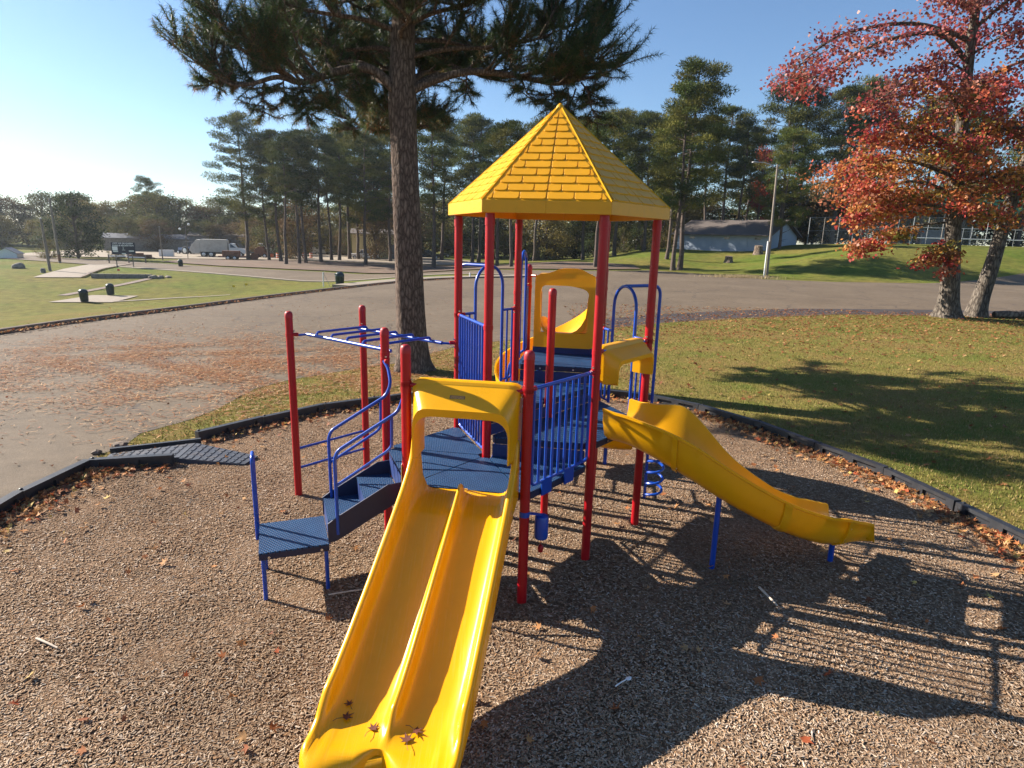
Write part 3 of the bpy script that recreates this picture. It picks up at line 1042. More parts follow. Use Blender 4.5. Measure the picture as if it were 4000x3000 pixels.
# ---- spiral slide behind the high deck
GH0 = np.array([*((PT['G'] + PT['H']) / 2), 0]); gn = np.array([*dirv(150), 0]); gt = np.array([*vn(PT['H'] - PT['G']), 0])
def hp_(a, s, z): return GH0 + gt * a + gn * s + np.array([0, 0, z])
O = fillet([(-.42, 1.79, 0), (-.42, 2.80, 0), (-.22, 2.83, 0), (-.05, 2.90, 0), (.2, 2.90, 0), (.36, 2.82, 0), (.42, 2.80, 0), (.42, 1.79, 0)], .05, 4)
I = fillet([(-.33, 2.00, 0), (-.34, 2.66, 0), (-.1, 2.66, 0), (.1, 2.66, 0), (.34, 2.60, 0), (.33, 2.0, 0)], .09, 5)
def resamp(P, k, close=True):
    P = np.array(list(P) + ([P[0]] if close else [])); dd = np.concatenate([[0], np.cumsum(np.linalg.norm(np.diff(P, axis=0), axis=1))])
    ts = np.linspace(0, dd[-1], k, endpoint=not close)
    return np.stack([np.interp(ts, dd, P[:, j]) for j in range(2)], 1)
# both loops start at the bottom left corner and run clockwise
O = resamp(O, 56); I = resamp(I, 56)
rings = []
for j, (loop, s) in enumerate(((O, -.16), (O, -.19), (I, -.19), (I, -.10))):
    rings.append([hp_(a, s, z) for a, z in loop])
mb = MB()
V = [q for r_ in rings for q in r_]; n = 56; F = []
for i in range(3):
    F += [(i * n + k, i * n + (k + 1) % n, (i + 1) * n + (k + 1) % n, (i + 1) * n + k) for k in range(n)]
mb.add(V, F)
shd = part(mb, 'spiral_slide_hood', 'yellow', angle=40)
# tunnel walls behind the frame
mb = MB()
mb.box(hp_(-.365, -.03, 2.30), (.03, .20, .84), (gt, gn, (0, 0, 1)))
for k in range(4): mb.box(hp_(-.346, -.09 + .04 * k, 2.28), (.012, .016, .55), (gt, gn, (0, 0, 1)))
mb.box(hp_(.375, -.06, 2.28), (.03, .14, .90), (gt, gn, (0, 0, 1)))
mb.box(hp_(0, -.02, 2.755), (.72, .22, .12), (gt, gn, (0, 0, 1)))
part(mb, 'tunnel_wall', 'yellow', shd, smooth=False)
mb = MB(); mb.box(hp_(.03, -.212, 2.80), (.22, .006, .07), (gt, gn, (0, 0, 1))); part(mb, 'name_plate', 'yellow', shd, smooth=False)
mb = MB(); mb.box(hp_(0, -.14, 1.745), (.86, .02, .085), (gt, gn, (0, 0, 1))); part(mb, 'riser_panel', 'navy', smooth=False)
for n_, f in (('G', -.42), ('H', .42)):
    mb = MB(); mb.tube([(*PT[n_], 2.78), hp_(f, -.1, 2.78)], .016, 8); part(mb, 'hood_bracket', 'red', shd)
sp_pts = [hp_(0.0, -.14, 1.99), hp_(0.0, .06, 1.97)]
cc = hp_(-.36, .22, 0)
for k in range(0, 19):
    th = math.radians(-5 + 15 * k)
    q = cc + gt * (.40 * math.cos(th)) + gn * (.40 * math.sin(th))
    sp_pts.append(q + np.array([0, 0, 1.92 - 1.22 * k / 18]))
last = sp_pts[-1]
for d_, z in ((.35, .56), (.75, .42), (1.15, .34), (1.45, .33)):
    sp_pts.append(np.array([last[0] + d_, last[1] + .02 * d_, z]))
sq = smooth_path(sp_pts, 3)
def swall(u): return (.16 + .06 * (1 - u), (.34 + .20 * (1 - float(ss(u / .4)))) * (1 - .5 * float(ss((u - .8) / .2))))
part(chute(sq, lambda u: .60 - .16 * float(ss(u / .3)), swall), 'spiral_slide', 'yellow', angle=60)
mb = MB(); mb.tube([cc + np.array([0, 0, -.05]), cc + np.array([0, 0, 1.9])], .05, 12); part(mb, 'spiral_column', 'blue')
mb = MB(); mb.tube([(last[0] + 1.1, last[1], -.05), (last[0] + 1.1, last[1], .32)], .028, 10); part(mb, 'support_leg', 'blue')

# ---- bell hung on the E post
mb = MB(); bx_, by_ = PT['E'][0] + .155, PT['E'][1] + .03
mb.tube([(*PT['E'], .90), (*PT['E'], .95)], .047, 14)
mb.bar((PT['E'][0] + .04, PT['E'][1], .93), (bx_, by_, .905), .035, .012)
bell = part(mb, 'bell_bracket', 'blue')
mb = MB(); mb.lathe([(.02, .90), (.055, .895), (.062, .88), (.062, .70), (.058, .685), (.052, .68), (.052, .70), (.02, .71)], (bx_, by_, 0), 18)
part(mb, 'bell', 'blue', bell)
mb = MB(); mb.tube([(bx_, by_, .69), (bx_, by_, .60)], .003, 6); mb.lathe([(.002, .62), (.018, .61), (.028, .585), (.022, .55), (.003, .535)], (bx_, by_, 0), 12)
part(mb, 'clapper', 'red', bell)

# ---- hexagonal shingled roof
RR, ZE, ZF, ZP = 1.189, 3.514, 3.625, 4.638
roof = empty('roof'); roof.parent = ps
ap = RR * math.cos(R(30)); LS = math.hypot(ap, ZP - ZF)
hal = RR * math.sin(R(30))
cs, sn_ = ap / LS, (ZP - ZF) / LS
def rf(u, v, h):
    """face k=0 looks along local +x; u along the eave, v up the slope, h off the surface"""
    return np.array([ap - v * cs + h * sn_, u, ZF + v * sn_ + h * cs])
for sgn in (1, -1):
    mb = MB()
    e = .0010
    vs = [rf(e * sgn, 0, 0), rf((hal - .001) * sgn, 0, 0), rf(.0008 * sgn, LS - .004, 0)]
    vi = [rf(e * sgn, 0.02, -.022), rf((hal - .02) * sgn, 0.02, -.022), rf(.0008 * sgn, LS - .03, -.022)]
    mid_b = np.array([ap, e * sgn, ZE]); cor_b = np.array([ap, (hal - .001) * sgn, ZE])
    mid_i = np.array([ap - .022, e * sgn, ZE]); cor_i = np.array([ap - .022, (hal - .014) * sgn, ZE])
    V = vs + vi + [mid_b, cor_b, mid_i, cor_i]
    F = [(0, 1, 2), (3, 5, 4), (0, 6, 7, 1), (6, 8, 9, 7), (8, 3, 4, 9), (0, 2, 5, 3, 8, 6), (1, 7, 9, 4, 5, 2)]
    mb.add(V, F)
    me = mesh_from('roof_panel', mb.v, mb.f, M['yellow_roof'], False, recalc=True)
    for k in range(6):
        link('roof_panel', me, roof, (0, 0, 0), (0, 0, ROT + R(30 + 60 * k)))
SW, SH = .25, LS / 13.2
for sgn in (1, -1):
    for i in range(13):
        v0 = .012 + i * SH; v1 = v0 + SH * .93
        xh = lambda v: hal * (1 - v / LS) - .042
        a = .006
        first = True
        while a < xh(v0) - .015:
            b = a + (SW if (i % 2 == 0 or not first) else SW * .5)
            first = False
            b0 = min(b - .008, xh(v0)); b1 = min(b - .008, xh(v1))
            if b1 <= a + .004: b1 = a + .004
            rc = min(.026, (b0 - a) * .35)
            low = [(a, v0 + rc), (a + rc * .3, v0 + rc * .3), (a + rc, v0), (b0 - rc, v0), (b0 - rc * .3, v0 + rc * .3), (b0, v0 + rc)]
            out = low + [(b1, v1), (a, v1)]
            top = []; bot = []
            for u, v in out:
                h = .0105 - .007 * (v - v0) / (v1 - v0)
                cu, cv = (a + b0) / 2, (v0 + v1) / 2
                top.append(rf(sgn * (u + (cu - u) * .03), v + (cv - v) * .10, h)); bot.append(rf(sgn * u, v, .0006))
            mb = MB(); mb.loft([bot, top])
            me = mesh_from('shingle', mb.v, mb.f, M['yellow_roof'], False, recalc=True)
            for k in range(6):
                link('shingle', me, roof, (0, 0, 0), (0, 0, ROT + R(30 + 60 * k)))
            a = b
mb = MB()
c_, s__ = math.cos(R(30)), math.sin(R(30))
hipb = np.array([RR * c_, RR * s__, ZF]); hipt = np.array([0, 0, ZP])
mb.tube([hipb, hipt + (hipb - hipt) * .01], .0075, 8)
me = mesh_from('hip_ridge', mb.v, mb.f, M['yellow_ridge'], True, 40)
for k in range(6): link('hip_ridge', me, roof, (0, 0, 0), (0, 0, ROT + R(30 + 60 * k)))
mb = MB(); mb.lathe([(.05, ZP - .05), (.035, ZP - .01), (.012, ZP + .012), (.002, ZP + .014)], (0, 0, 0), 12)
mb.build('roof_peak', M['yellow_roof'], roof)

# ------------------------------------------------------------------ playground ground: mulch pit, timbers, ramp
TIMB = [[(-5.55, 4.55), (-5.75, 5.73), (-5.84, 6.87), (-5.76, 7.97), (-4.74, 8.25)],
        [(-4.94, 9.28), (-4.27, 10.21), (-3.49, 11.10), (-2.72, 11.68), (-1.75, 12.28), (-.62, 12.75), (.55, 13.0), (1.75, 12.95), (2.93, 12.49), (3.69, 11.77), (4.42, 10.77), (4.95, 9.58), (5.45, 8.49), (5.66, 7.30), (5.84, 6.18), (5.80, 5.0), (5.62, 3.85)]]
PIT = [(-5.50, 3.0), (-5.50, 4.55), (-5.70, 5.73), (-5.79, 6.87), (-5.72, 7.95), (-5.75, 8.7), (-4.94, 9.28)] + TIMB[1][1:] + [(4.8, 1.0), (3, -.8), (0, -1.6), (-3, -.8), (-4.8, 1.0)]
def mulch_z(x, y): return -.028 * math.exp(-((x + .75) ** 2 + (y - 2.75) ** 2) / .5) - .022 * math.exp(-((x - 3.95) ** 2 + (y - 6.3) ** 2) / .35) + .018 + .012 * math.sin(x * 1.7 + y * .6) * math.sin(y * 1.3 - x * .4) + .010 * math.sin(x * 4.1) * math.cos(y * 3.7)
pit = sheet('mulch_bed', PIT, M['mulch'], .034, .45, 0, mulch_z)
tag(pit, 'wood mulch surface of the playground', kind='structure')

_tm = {}
def timber(a, b, i, label):
    a = np.array(a); b = np.array(b); L = np.linalg.norm(b - a) - .015
    key = round(L, 2)
    if key not in _tm:
        h, w = .205, .105
        mb = MB()
        x0, x1 = -L / 2, L / 2
        slots = [(-.37 * L, -.06 * L), (.09 * L, .40 * L)]
        # inner face (local -y) with two recessed slots
        mb.box((0, .020, h / 2), (L, w - .04, h))
        ys = -w / 2 + .02
        mb.box((0, ys, h - .0225), (L - .004, .0402, .045)); mb.box((0, ys, .0375), (L - .004, .0402, .075))
        xs = [x0 + .002] + [v for s_ in slots for v in s_] + [x1 - .002]
        for k in range(0, len(xs), 2):
            mb.box(((xs[k] + xs[k + 1]) / 2, ys, .1175), (xs[k + 1] - xs[k], .040, .0855))
        bm = bmesh.new()
        me = mesh_from('timber', mb.v, mb.f, M['black_plastic'], False)
        _tm[key] = me
    c = (a + b) / 2
    ang = math.atan2(b[1] - a[1], b[0] - a[0])
    # keep the slotted face towards the middle of the pit
    nrm = np.array([math.sin(ang), -math.cos(ang)])
    if nrm @ (np.array([0, 7.5]) - c) < 0: ang += math.pi
    o = link('border_timber', _tm[key], None, (c[0], c[1], 0), (R(random.uniform(-2, 2)), R(random.uniform(-1, 1)), ang))
    tag(o, label, 'border', 'black plastic border timbers')
    st_ = MB(); st_.lathe([(.001, .0), (.02, .0), (.02, .012), (.012, .018), (.001, .019)], (0, 0, 0), 10)
    sk = st_.build('stake_head', M['black_plastic'], o, loc=(-.46 * L, .02, .205))
    return o


names1 = ['black plastic border timber at the left edge of the frame', 'black border timber just left of the bent corner by the lot', 'black border timber leaf-filled, left of the ramp corner', 'short angled border timber lying beside the rubber ramp']
for i in range(len(TIMB[0]) - 1): timber(TIMB[0][i], TIMB[0][i + 1], i, names1[i])
names2 = ['black border timber right behind the rubber ramp', 'black border timber behind the monkey bars, second from the ramp', 'black border timber behind the monkey bars, third from the ramp', 'black border timber in front of the big pine trunk',
          'black border timber behind the stair handrail post', 'black border timber behind the yellow hood', 'black border timber behind the tall red barrier posts', 'black border timber behind the middle of the tower', 'black border timber seen between the corkscrew pole and the tower',
          'slotted border timber just right of the corkscrew pole', 'slotted border timber above the hump of the wave slide', 'slotted border timber with leaf drift, middle of the right edge', 'dark border timber in shade right of the wave slide', 'black border timber half in shade above the leaf drift', 'black border timber at the right edge of the frame', 'black border timber beyond the lower right frame edge']
for i in range(len(TIMB[1]) - 1): timber(TIMB[1][i], TIMB[1][i + 1], i, names2[i])

# access ramp: two rubber tiles and an edge rail
def ramp_tile(name, poly, z, label):
    mb = MB()
    V0 = [(x, y, -.02) for x, y in poly]; V1 = [(x, y, zz) for (x, y), zz in zip(poly, z)]
    mb.loft([V0, V1])
    o = mb.build(name, M['rubber'], smooth=False)
    tag(o, label, 'ramp', 'rubber access ramp pieces')
    # raised grip ribs
    A, B, C_, D_ = [np.array([*p_, zz]) for p_, zz in zip(poly, z)]
    for k in range(9):
        u = (k + .6) / 9.6
        for j in range(4):
            v0, v1 = (j + .1) / 4, (j + .9) / 4
            r_ = MB()
            p = lambda u_, v_: (A * (1 - u_) + B * u_) * (1 - v_) + (D_ * (1 - u_) + C_ * u_) * v_
            r_.bar(p(u, v0) + np.array([0, 0, .004]), p(u, v1) + np.array([0, 0, .004]), .035, .008)
            rb = r_.build('grip_rib', M['rubber'], o, smooth=False)
    return o
ramp_tile('ramp_tile', [(-5.78, 8.27), (-4.72, 8.35), (-4.80, 8.98), (-5.86, 8.58)], [.06, .125, .125, .06], 'grey rubber ramp tile between the two border corners')
ramp_tile('ramp_tile', [(-4.70, 8.30), (-3.75, 8.26), (-3.70, 8.60), (-4.78, 8.97)], [.125, .082, .082, .125], 'grey rubber ramp tile sloping down into the mulch')
mb = MB(); mb.bar((-5.9, 8.66, .07), (-4.78, 9.1, .11), .06, .10)
tag(mb.build('ramp_edge_rail', M['black_plastic'], smooth=False), 'low black edge rail along the far side of the ramp', 'ramp')

# ---- chips, leaves and needles
M['chip'] = mat_foliage('mulch_chip', .95, 0, 1.0, 0.0, .1)
M['leaf'] = mat_foliage('dead_leaf', .7, .25, 1.0, 0.0, .2)


def rot_frames(n, flat=.35):
    yaw = RNG.uniform(0, 2 * np.pi, n); p = RNG.normal(0, flat, n); r_ = RNG.normal(0, flat, n)
    cy, sy, cp, sp_, cr, sr = np.cos(yaw), np.sin(yaw), np.cos(p), np.sin(p), np.cos(r_), np.sin(r_)
    X = np.stack([cy * cp, sy * cp, -sp_], 1)
    Y = np.stack([cy * sp_ * sr - sy * cr, sy * sp_ * sr + cy * cr, cp * sr], 1)
    return X, Y, np.cross(X, Y)


def chips(n):
    y = 2.6 + 11 * RNG.random(n * 3) ** 1.5
    x = RNG.uniform(-1, 1, n * 3) * (1.0 + .95 * y)
    k = inside(x, y, PIT); x, y = x[k][:n], y[k][:n]; n = len(x)
    L = np.clip(RNG.lognormal(math.log(.021), .42, n), .010, .06) / 2; W = RNG.uniform(.0032, .0066, n) ; H = RNG.uniform(.001, .0024, n)
    X, Y, Z = rot_frames(n, .10)
    z = np.array([mulch_z(a, b) for a, b in zip(x, y)]) + .036 + RNG.random(n) * .005
    C = np.stack([x, y, z], 1)
    tpr = RNG.uniform(.35, 1.0, n)
    V = np.empty((n, 8, 3))
    for j, (a, b, c) in enumerate(((-1, -1, -1), (1, -1, -1), (1, 1, -1), (-1, 1, -1), (-1, -1, 1), (1, -1, 1), (1, 1, 1), (-1, 1, 1))):
        wf = tpr if a > 0 else 1.0
        V[:, j] = C + X * (a * L)[:, None] + Y * (b * W * wf)[:, None] + Z * (c * H)[:, None]
    base = np.arange(n)[:, None] * 8
    F = np.concatenate([base + np.array(f) for f in ((4, 5, 6, 7), (0, 1, 5, 4), (2, 3, 7, 6))], 0)
    pal = np.array([(.295, .21, .138), (.345, .252, .172), (.25, .165, .102), (.40, .31, .23), (.185, .115, .072), (.29, .17, .09), (.45, .38, .305)])
    c = pal[RNG.choice(len(pal), n, p=[.26, .22, .18, .12, .12, .06, .04])] * RNG.uniform(.75, 1.2, (n, 1))
    wet = np.sin(x * .9 + 1.3 * np.sin(y * .7)) * np.sin(y * 1.1 + .8 * np.sin(x * .6 + 1)) + .5 * np.sin(x * 2.3 + y * 1.7)
    c = c * (1 - .22 * ss((wet - .15) / .8))[:, None] * (1 + .10 * ss((-wet - .2) / .8))[:, None]
    col = np.repeat(c, 8, 0)
    return bulk_mesh('mulch_chips', V.reshape(-1, 3), 4, F, M['chip'], col)


mc = link('mulch_chips', chips(205000)); tag(mc, 'loose wood mulch chips over the playground bed', 'mulch', kind='stuff')

_lobes = []
for k in range(5):
    a = R(-100 + 50 * k)
    _lobes.append((math.cos(a) * (1.0 if k == 2 else .88 if k in (1, 3) else .62), math.sin(a) * (1.0 if k == 2 else .88 if k in (1, 3) else .62)))
    if k < 4:
        a2 = a + R(25); _lobes.append((math.cos(a2) * .36, math.sin(a2) * .36))
_lobes.append((-.25, 0.0))
LEAF = np.array(_lobes)


def leaves(name, x, y, z, size, pal, probs, flat=.3, curl=.25):
    n = len(x); m = len(LEAF)
    X, Y, Z = rot_frames(n, flat)
    C = np.stack([x, y, z], 1); s = size[:, None]
    V = np.empty((n, m + 1, 3)); V[:, m] = C
    for j, (a, b) in enumerate(LEAF):
        V[:, j] = C + X * (a * s) + Y * (b * s) + Z * (s * curl * (a * a + b * b) * RNG.uniform(-.5, 1.3, (n, 1)))
    base = np.arange(n)[:, None] * (m + 1)
    F = np.concatenate([base + np.array((m, j, (j + 1) % m)) for j in range(m)], 0)
    c = np.array(pal)[RNG.choice(len(pal), n, p=probs)] * RNG.uniform(.7, 1.25, (n, 1))
    return bulk_mesh(name, V.reshape(-1, 3), 3, F, M['leaf'], np.repeat(c, m + 1, 0))


LP = [(.42, .20, .075), (.34, .13, .05), (.50, .30, .14), (.26, .10, .05), (.40, .10, .04), (.52, .38, .12)]
LPP = [.3, .24, .2, .14, .06, .06]
# drifts along the timbers
dx, dy, dz_ = [], [], []
def drift(a, b, n, w, side=1):
    a = np.array(a); b = np.array(b); u = vn(b - a); nr = np.array([u[1], -u[0]]) * side
    t = RNG.random(n); off_ = np.abs(RNG.normal(0, w, n)) + .06
    q = a + (b - a) * t[:, None] + nr * off_[:, None]
    dx.extend(q[:, 0]); dy.extend(q[:, 1]); dz_.extend(.078 + .05 * RNG.random(n) * np.exp(-off_ / .2))
ch = TIMB[1]
for i in range(7, len(ch) - 1): drift(ch[i], ch[i + 1], 210 if i > 8 else 90, .22)
for i in range(0, 4): drift(ch[i], ch[i + 1], 70, .2)
for i in range(0, 3): drift(TIMB[0][i], TIMB[0][i + 1], 200, .2)
drift(TIMB[0][3], TIMB[0][4], 90, .18)
for i in range(len(KERB) - 3): drift(KERB[i], KERB[i + 1], 160, .18)
n = 900
yy = RNG.uniform(3, 12, n); xx = RNG.uniform(-5.5, 5.6, n); k = inside(xx, yy, PIT)
k &= (RNG.random(n) < .35)
dx.extend(xx[k]); dy.extend(yy[k]); dz_.extend([.085] * int(k.sum()))
dx, dy, dz_ = map(np.array, (dx, dy, dz_))
o = link('leaf_drift', leaves('leaf_drift', dx, dy, dz_, RNG.uniform(.035, .075, len(dx)), LP, LPP, .45, .4))
tag(o, 'dry brown leaves drifted along the border timbers', 'leaves', kind='stuff')
# leaves scattered on the turf and lot
n = 26000
yy = RNG.uniform(8, 33, n); xx = RNG.uniform(2.5, 34, n)
keep = ~inside(xx, yy, PIT)
dens_ = .12 + .88 * np.exp(-((yy - (24 + .25 * xx)) / 5.0) ** 2) + .35 * np.exp(-((xx - 14) ** 2 + (yy - 29) ** 2) / 60)
keep &= RNG.random(n) < np.clip(dens_, 0, 1)
x2 = RNG.uniform(-17, -3, 1500); y2 = RNG.uniform(8, 34, 1500)
x3 = RNG.uniform(-5.5, 3, 700); y3 = RNG.uniform(11, 20, 700); k3 = ~inside(x3, y3, PIT)
sz = np.concatenate([RNG.uniform(.05, .095, keep.sum()), RNG.uniform(.025, .055, len(x2) + k3.sum())])
xx = np.concatenate([xx[keep], x2, x3[k3]]); yy = np.concatenate([yy[keep], y2, y3[k3]])
o = link('fallen_leaves', leaves('fallen_leaves', xx, yy, np.full(len(xx), .03), sz, [tuple(v * .72 for v in q) for q in LP], [.3, .30, .12, .18, .07, .03], .3, .35))
tag(o, 'fallen autumn leaves scattered over turf and asphalt', 'leaves', kind='stuff')


# pine straw on the lot and under the pine
def straw(n):
    x = np.concatenate([RNG.normal(-9.0, 3.4, n), RNG.normal(-4.5, 2.8, n // 2)]); y = np.concatenate([RNG.normal(15.5, 2.6, n), RNG.normal(14.8, 2.2, n // 2)])
    k = ~inside(x, y, PIT) & (x > -17) & (x < 6) & (y > 9) & (y < 24)
    # clumpy
    cl = np.sin(x * 1.9 + np.sin(y * 1.3) * 2) * np.sin(y * 2.3 + x * .4)
    k &= RNG.random(len(x)) < np.clip(.55 + .6 * cl, .08, 1)
    x, y = x[k], y[k]; n = len(x)
    yaw = RNG.normal(.2, .9, n); L = RNG.uniform(.03, .075, n); W = RNG.uniform(.004, .008, n)
    d = np.stack([np.cos(yaw), np.sin(yaw), RNG.normal(0, .08, n)], 1); p = np.stack([-np.sin(yaw), np.cos(yaw), np.zeros(n)], 1)
    C = np.stack([x, y, np.full(n, .022) + RNG.random(n) * .02], 1)
    V = np.stack([C - d * L[:, None] - p * W[:, None], C + d * L[:, None] - p * W[:, None], C + d * L[:, None] + p * W[:, None], C - d * L[:, None] + p * W[:, None]], 1)
    F = np.arange(n * 4).reshape(n, 4)
    pal = np.array([(.42, .19, .07), (.32, .13, .05), (.55, .36, .20), (.24, .10, .05)])
    c = pal[RNG.integers(0, 4, n)] * RNG.uniform(.7, 1.25, (n, 1))
    return bulk_mesh('pine_straw', V.reshape(-1, 3), 4, F, M['leaf'], np.repeat(c, 4, 0))


o = link('pine_straw', straw(38000)); tag(o, 'rusty pine needles littering asphalt beside the big pine', 'pine straw', kind='stuff')


def grass_blades(n):
    y = 5.0 + 27 * RNG.random(n) ** 1.35; x = RNG.uniform(-1, 1, n) * (2 + .98 * y)
    lotp = inside(x, y, LOT)
    k = ~lotp & ~inside(x, y, PIT) & (x > -8) & (x < 33)
    x, y = x[k], y[k]; n = len(x)
    L = RNG.uniform(.025, .06, n); yaw = RNG.uniform(0, 6.28, n); lean = RNG.normal(0, .45, n)
    d = np.stack([np.cos(yaw) * np.sin(lean), np.sin(yaw) * np.sin(lean), np.abs(np.cos(lean))], 1)
    p = np.stack([-np.sin(yaw), np.cos(yaw), np.zeros(n)], 1) * RNG.uniform(.006, .011, n)[:, None]
    C = np.stack([x, y, np.zeros(n)], 1)
    V = np.stack([C - p, C + p, C + d * L[:, None]], 1)
    pal = np.array([(.235, .175, .064), (.195, .175, .044), (.27, .205, .084), (.12, .15, .029), (.16, .17, .038)])
    c = pal[RNG.choice(5, n, p=[.28, .24, .2, .12, .16])] * RNG.uniform(.7, 1.3, (n, 1))
    return bulk_mesh('turf_blades', V.reshape(-1, 3), 3, np.arange(n * 3).reshape(n, 3), M['leaf'], np.repeat(c, 3, 0))


o = link('turf_blades', grass_blades(260000)); tag(o, 'short dry turf blades round the playground', 'grass', kind='stuff')

# ---- small things on the ground and on the slide
def leaf_thing(pos, size, yaw, tilt, label, col=(.11, .028, .012)):
    m = M.setdefault('dark_leaf', mat_plain('dark_red_leaf', col, .6, var=.3, vscale=40))
    mb = MB()
    V = [(0, 0, 0)] + [(a * size, b * size, .10 * size * (a * a + b * b)) for a, b in LEAF]
    k = len(LEAF)
    V2 = [(x, y, z - .0012) for x, y, z in V]
    F = [(0, 1 + j, 1 + (j + 1) % k) for j in range(k)] + [(k + 1, k + 2 + (j + 1) % k, k + 2 + j) for j in range(k)] + [(1 + j, k + 2 + j, k + 2 + (j + 1) % k, 1 + (j + 1) % k) for j in range(k)]
    mb.add(V + V2, F)
    o = mb.build('fallen_leaf', m, None, loc=tuple(pos), rot=(tilt, 0, yaw))
    tag(o, label, 'leaf', 'leaves on the slide')
    s_ = MB(); s_.tube([(-.25 * size, 0, .002), (-.9 * size, .12 * size, .01), (-1.4 * size, .1 * size, .004)], .0018, 5)
    s_.build('stem', m, o)


for s_, t, sz, yw, lb in ((1.84, -.315, .042, 2.2, 'small curled dark leaf, uppermost on the left slide lane'), (1.93, -.30, .058, .6, 'dark star-shaped leaf at the far left of the slide end'), (1.98, -.105, .055, 1.2, 'dark leaf beside the divider on the left slide lane'),
                          (1.95, .16, .055, -.4, 'dark star leaf, upper of two on the right slide lane'), (2.02, .125, .06, 1.9, 'dark star leaf, lower of two on the right slide lane')):
    q = dp(s_, t, ip(BED, s_) + .010)
    leaf_thing(q, sz, yw, R(-4), lb)


def stick(name, a, b, r_, mat, label, cat, bend=.0):
    a = np.array(a, float); b = np.array(b, float); mid = (a + b) / 2 + np.array([0, 0, bend])
    base = a
    mb = MB(); mb.tube([q - base for q in smooth_path([a, mid, b], 4)], [r_ * v for v in np.linspace(1, .7, 9)], 7)
    o = mb.build(name, mat, None, loc=tuple(base)); tag(o, label, cat)
    return o


M['wood_pale'] = mat_plain('weathered_stick', (.50, .42, .33), .85, var=.25, vscale=30)
stick('stick', (2.42, 5.36, .088), (2.47, 5.06, .088), .012, M['wood_pale'], 'pale straight stick lying in the slide shadow', 'stick')
stick('stick', (-3.74, 4.33, .085), (-3.49, 4.22, .085), .010, M['wood_pale'], 'pale forked stick on sunlit mulch at far left', 'stick', .004)
stick('stick', (-1.62, 5.05, .085), (-1.15, 5.18, .088), .008, M['wood_pale'], 'thin crooked stick behind the platform legs', 'stick', .01)
# white plastic spoon
mb = MB()
mb.tube([(0, 0, 0), (.05, 0, .004), (.10, 0, .002)], [.005, .0045, .004], 8)
for k in range(1): pass
rings = [[(.10 + .048 * (1 - math.cos(a)) / 2, w * math.sin(p_) , -.004 * math.sin(a) + .0035 * math.cos(p_) * math.sin(a) + .003) for p_ in np.linspace(0, 2 * math.pi, 12, endpoint=False)] for a in np.linspace(.12, math.pi - .12, 7) for w in [.016 * math.sin(a)]]
mb.loft(rings)
o = mb.build('plastic_spoon', M['white'], None, loc=(.82, 3.95, .088), rot=(0, 0, R(38)))
o.scale = (1.15, 1.15, 1.15)
tag(o, 'white plastic spoon lying on the shaded mulch', 'spoon')
# small stones by the ramp
for i, (x, y, s_, lb) in enumerate(((-6.0, 9.05, .10, 'larger pale stone on the lot edge behind the ramp'), (-6.15, 8.72, .07, 'small brown stone at the end of the ramp rail'), (-10.4, 11.2, .09, 'lone dark stone on bare asphalt left of the ramp'))):
    bm = bmesh.new(); bmesh.ops.create_icosphere(bm, subdivisions=2, radius=s_)
    for v in bm.verts: v.co = v.co * (1 + .25 * math.sin(v.co.x * 60 + i) * math.cos(v.co.y * 47)); v.co.z *= .55
    me = bpy.data.meshes.new('stone'); bm.to_mesh(me); bm.free(); me.materials.append(M['kerb'])
    o = link('stone', me, None, (x, y, .03)); tag(o, lb, 'stone', 'loose stones')

# ------------------------------------------------------------------ trees
M['pine_bark'] = mat_bark('pine_bark', (.055, .038, .030), (.12, .085, .066), (.235, .175, .135), (15, 15, 4.2), 1.0, .045)
M['bark_far'] = mat_plain('far_bark', (.085, .062, .050), .9, var=.4, vscale=3, bmp=.4, bscale=8)
M['gum_bark'] = mat_bark('sweetgum_bark', (.035, .028, .023), (.105, .088, .07), (.20, .175, .145), (10, 10, 2.2), .9, .04)
M['needle'] = mat_foliage('pine_needles', .5, .35, 1.15, .0, .35)
M['needle_far'] = mat_foliage('far_pine_needles', .7, .14, .82, .22, .08)
M['autumn'] = mat_foliage('autumn_leaves', .5, .40, .86, .0, .3)
M['broadleaf'] = mat_foliage('broad_leaves', .7, .20, .78, .25, .08)


def tapered(mb, pts, r0, r1, n=10, flare=0.0, wob=0.0, seed=0):
    k = len(pts)
    rr = [(r0 + (r1 - r0) * (i / (k - 1)) ** .85) for i in range(k)]
    if flare:
        for i in range(k):
            rr[i] *= 1 + flare * math.exp(-i / (k * .055))
    return mb.tube(pts, rr, n)


def curve_branch(start, direction, length, rise=.25, droop=.0, k=6, rng=random):
    """points of a limb that leaves along direction, then lifts or droops"""
    p = np.array(start, float); d = vn(direction); out = [p.copy()]
    for i in range(k):
        t = (i + 1) / k
        d = vn(d + np.array([rng.uniform(-.16, .16), rng.uniform(-.16, .16), rise * (t - .2) - droop * t + rng.uniform(-.08, .08)]))
        p = p + d * length / k
        out.append(p.copy())
    return out


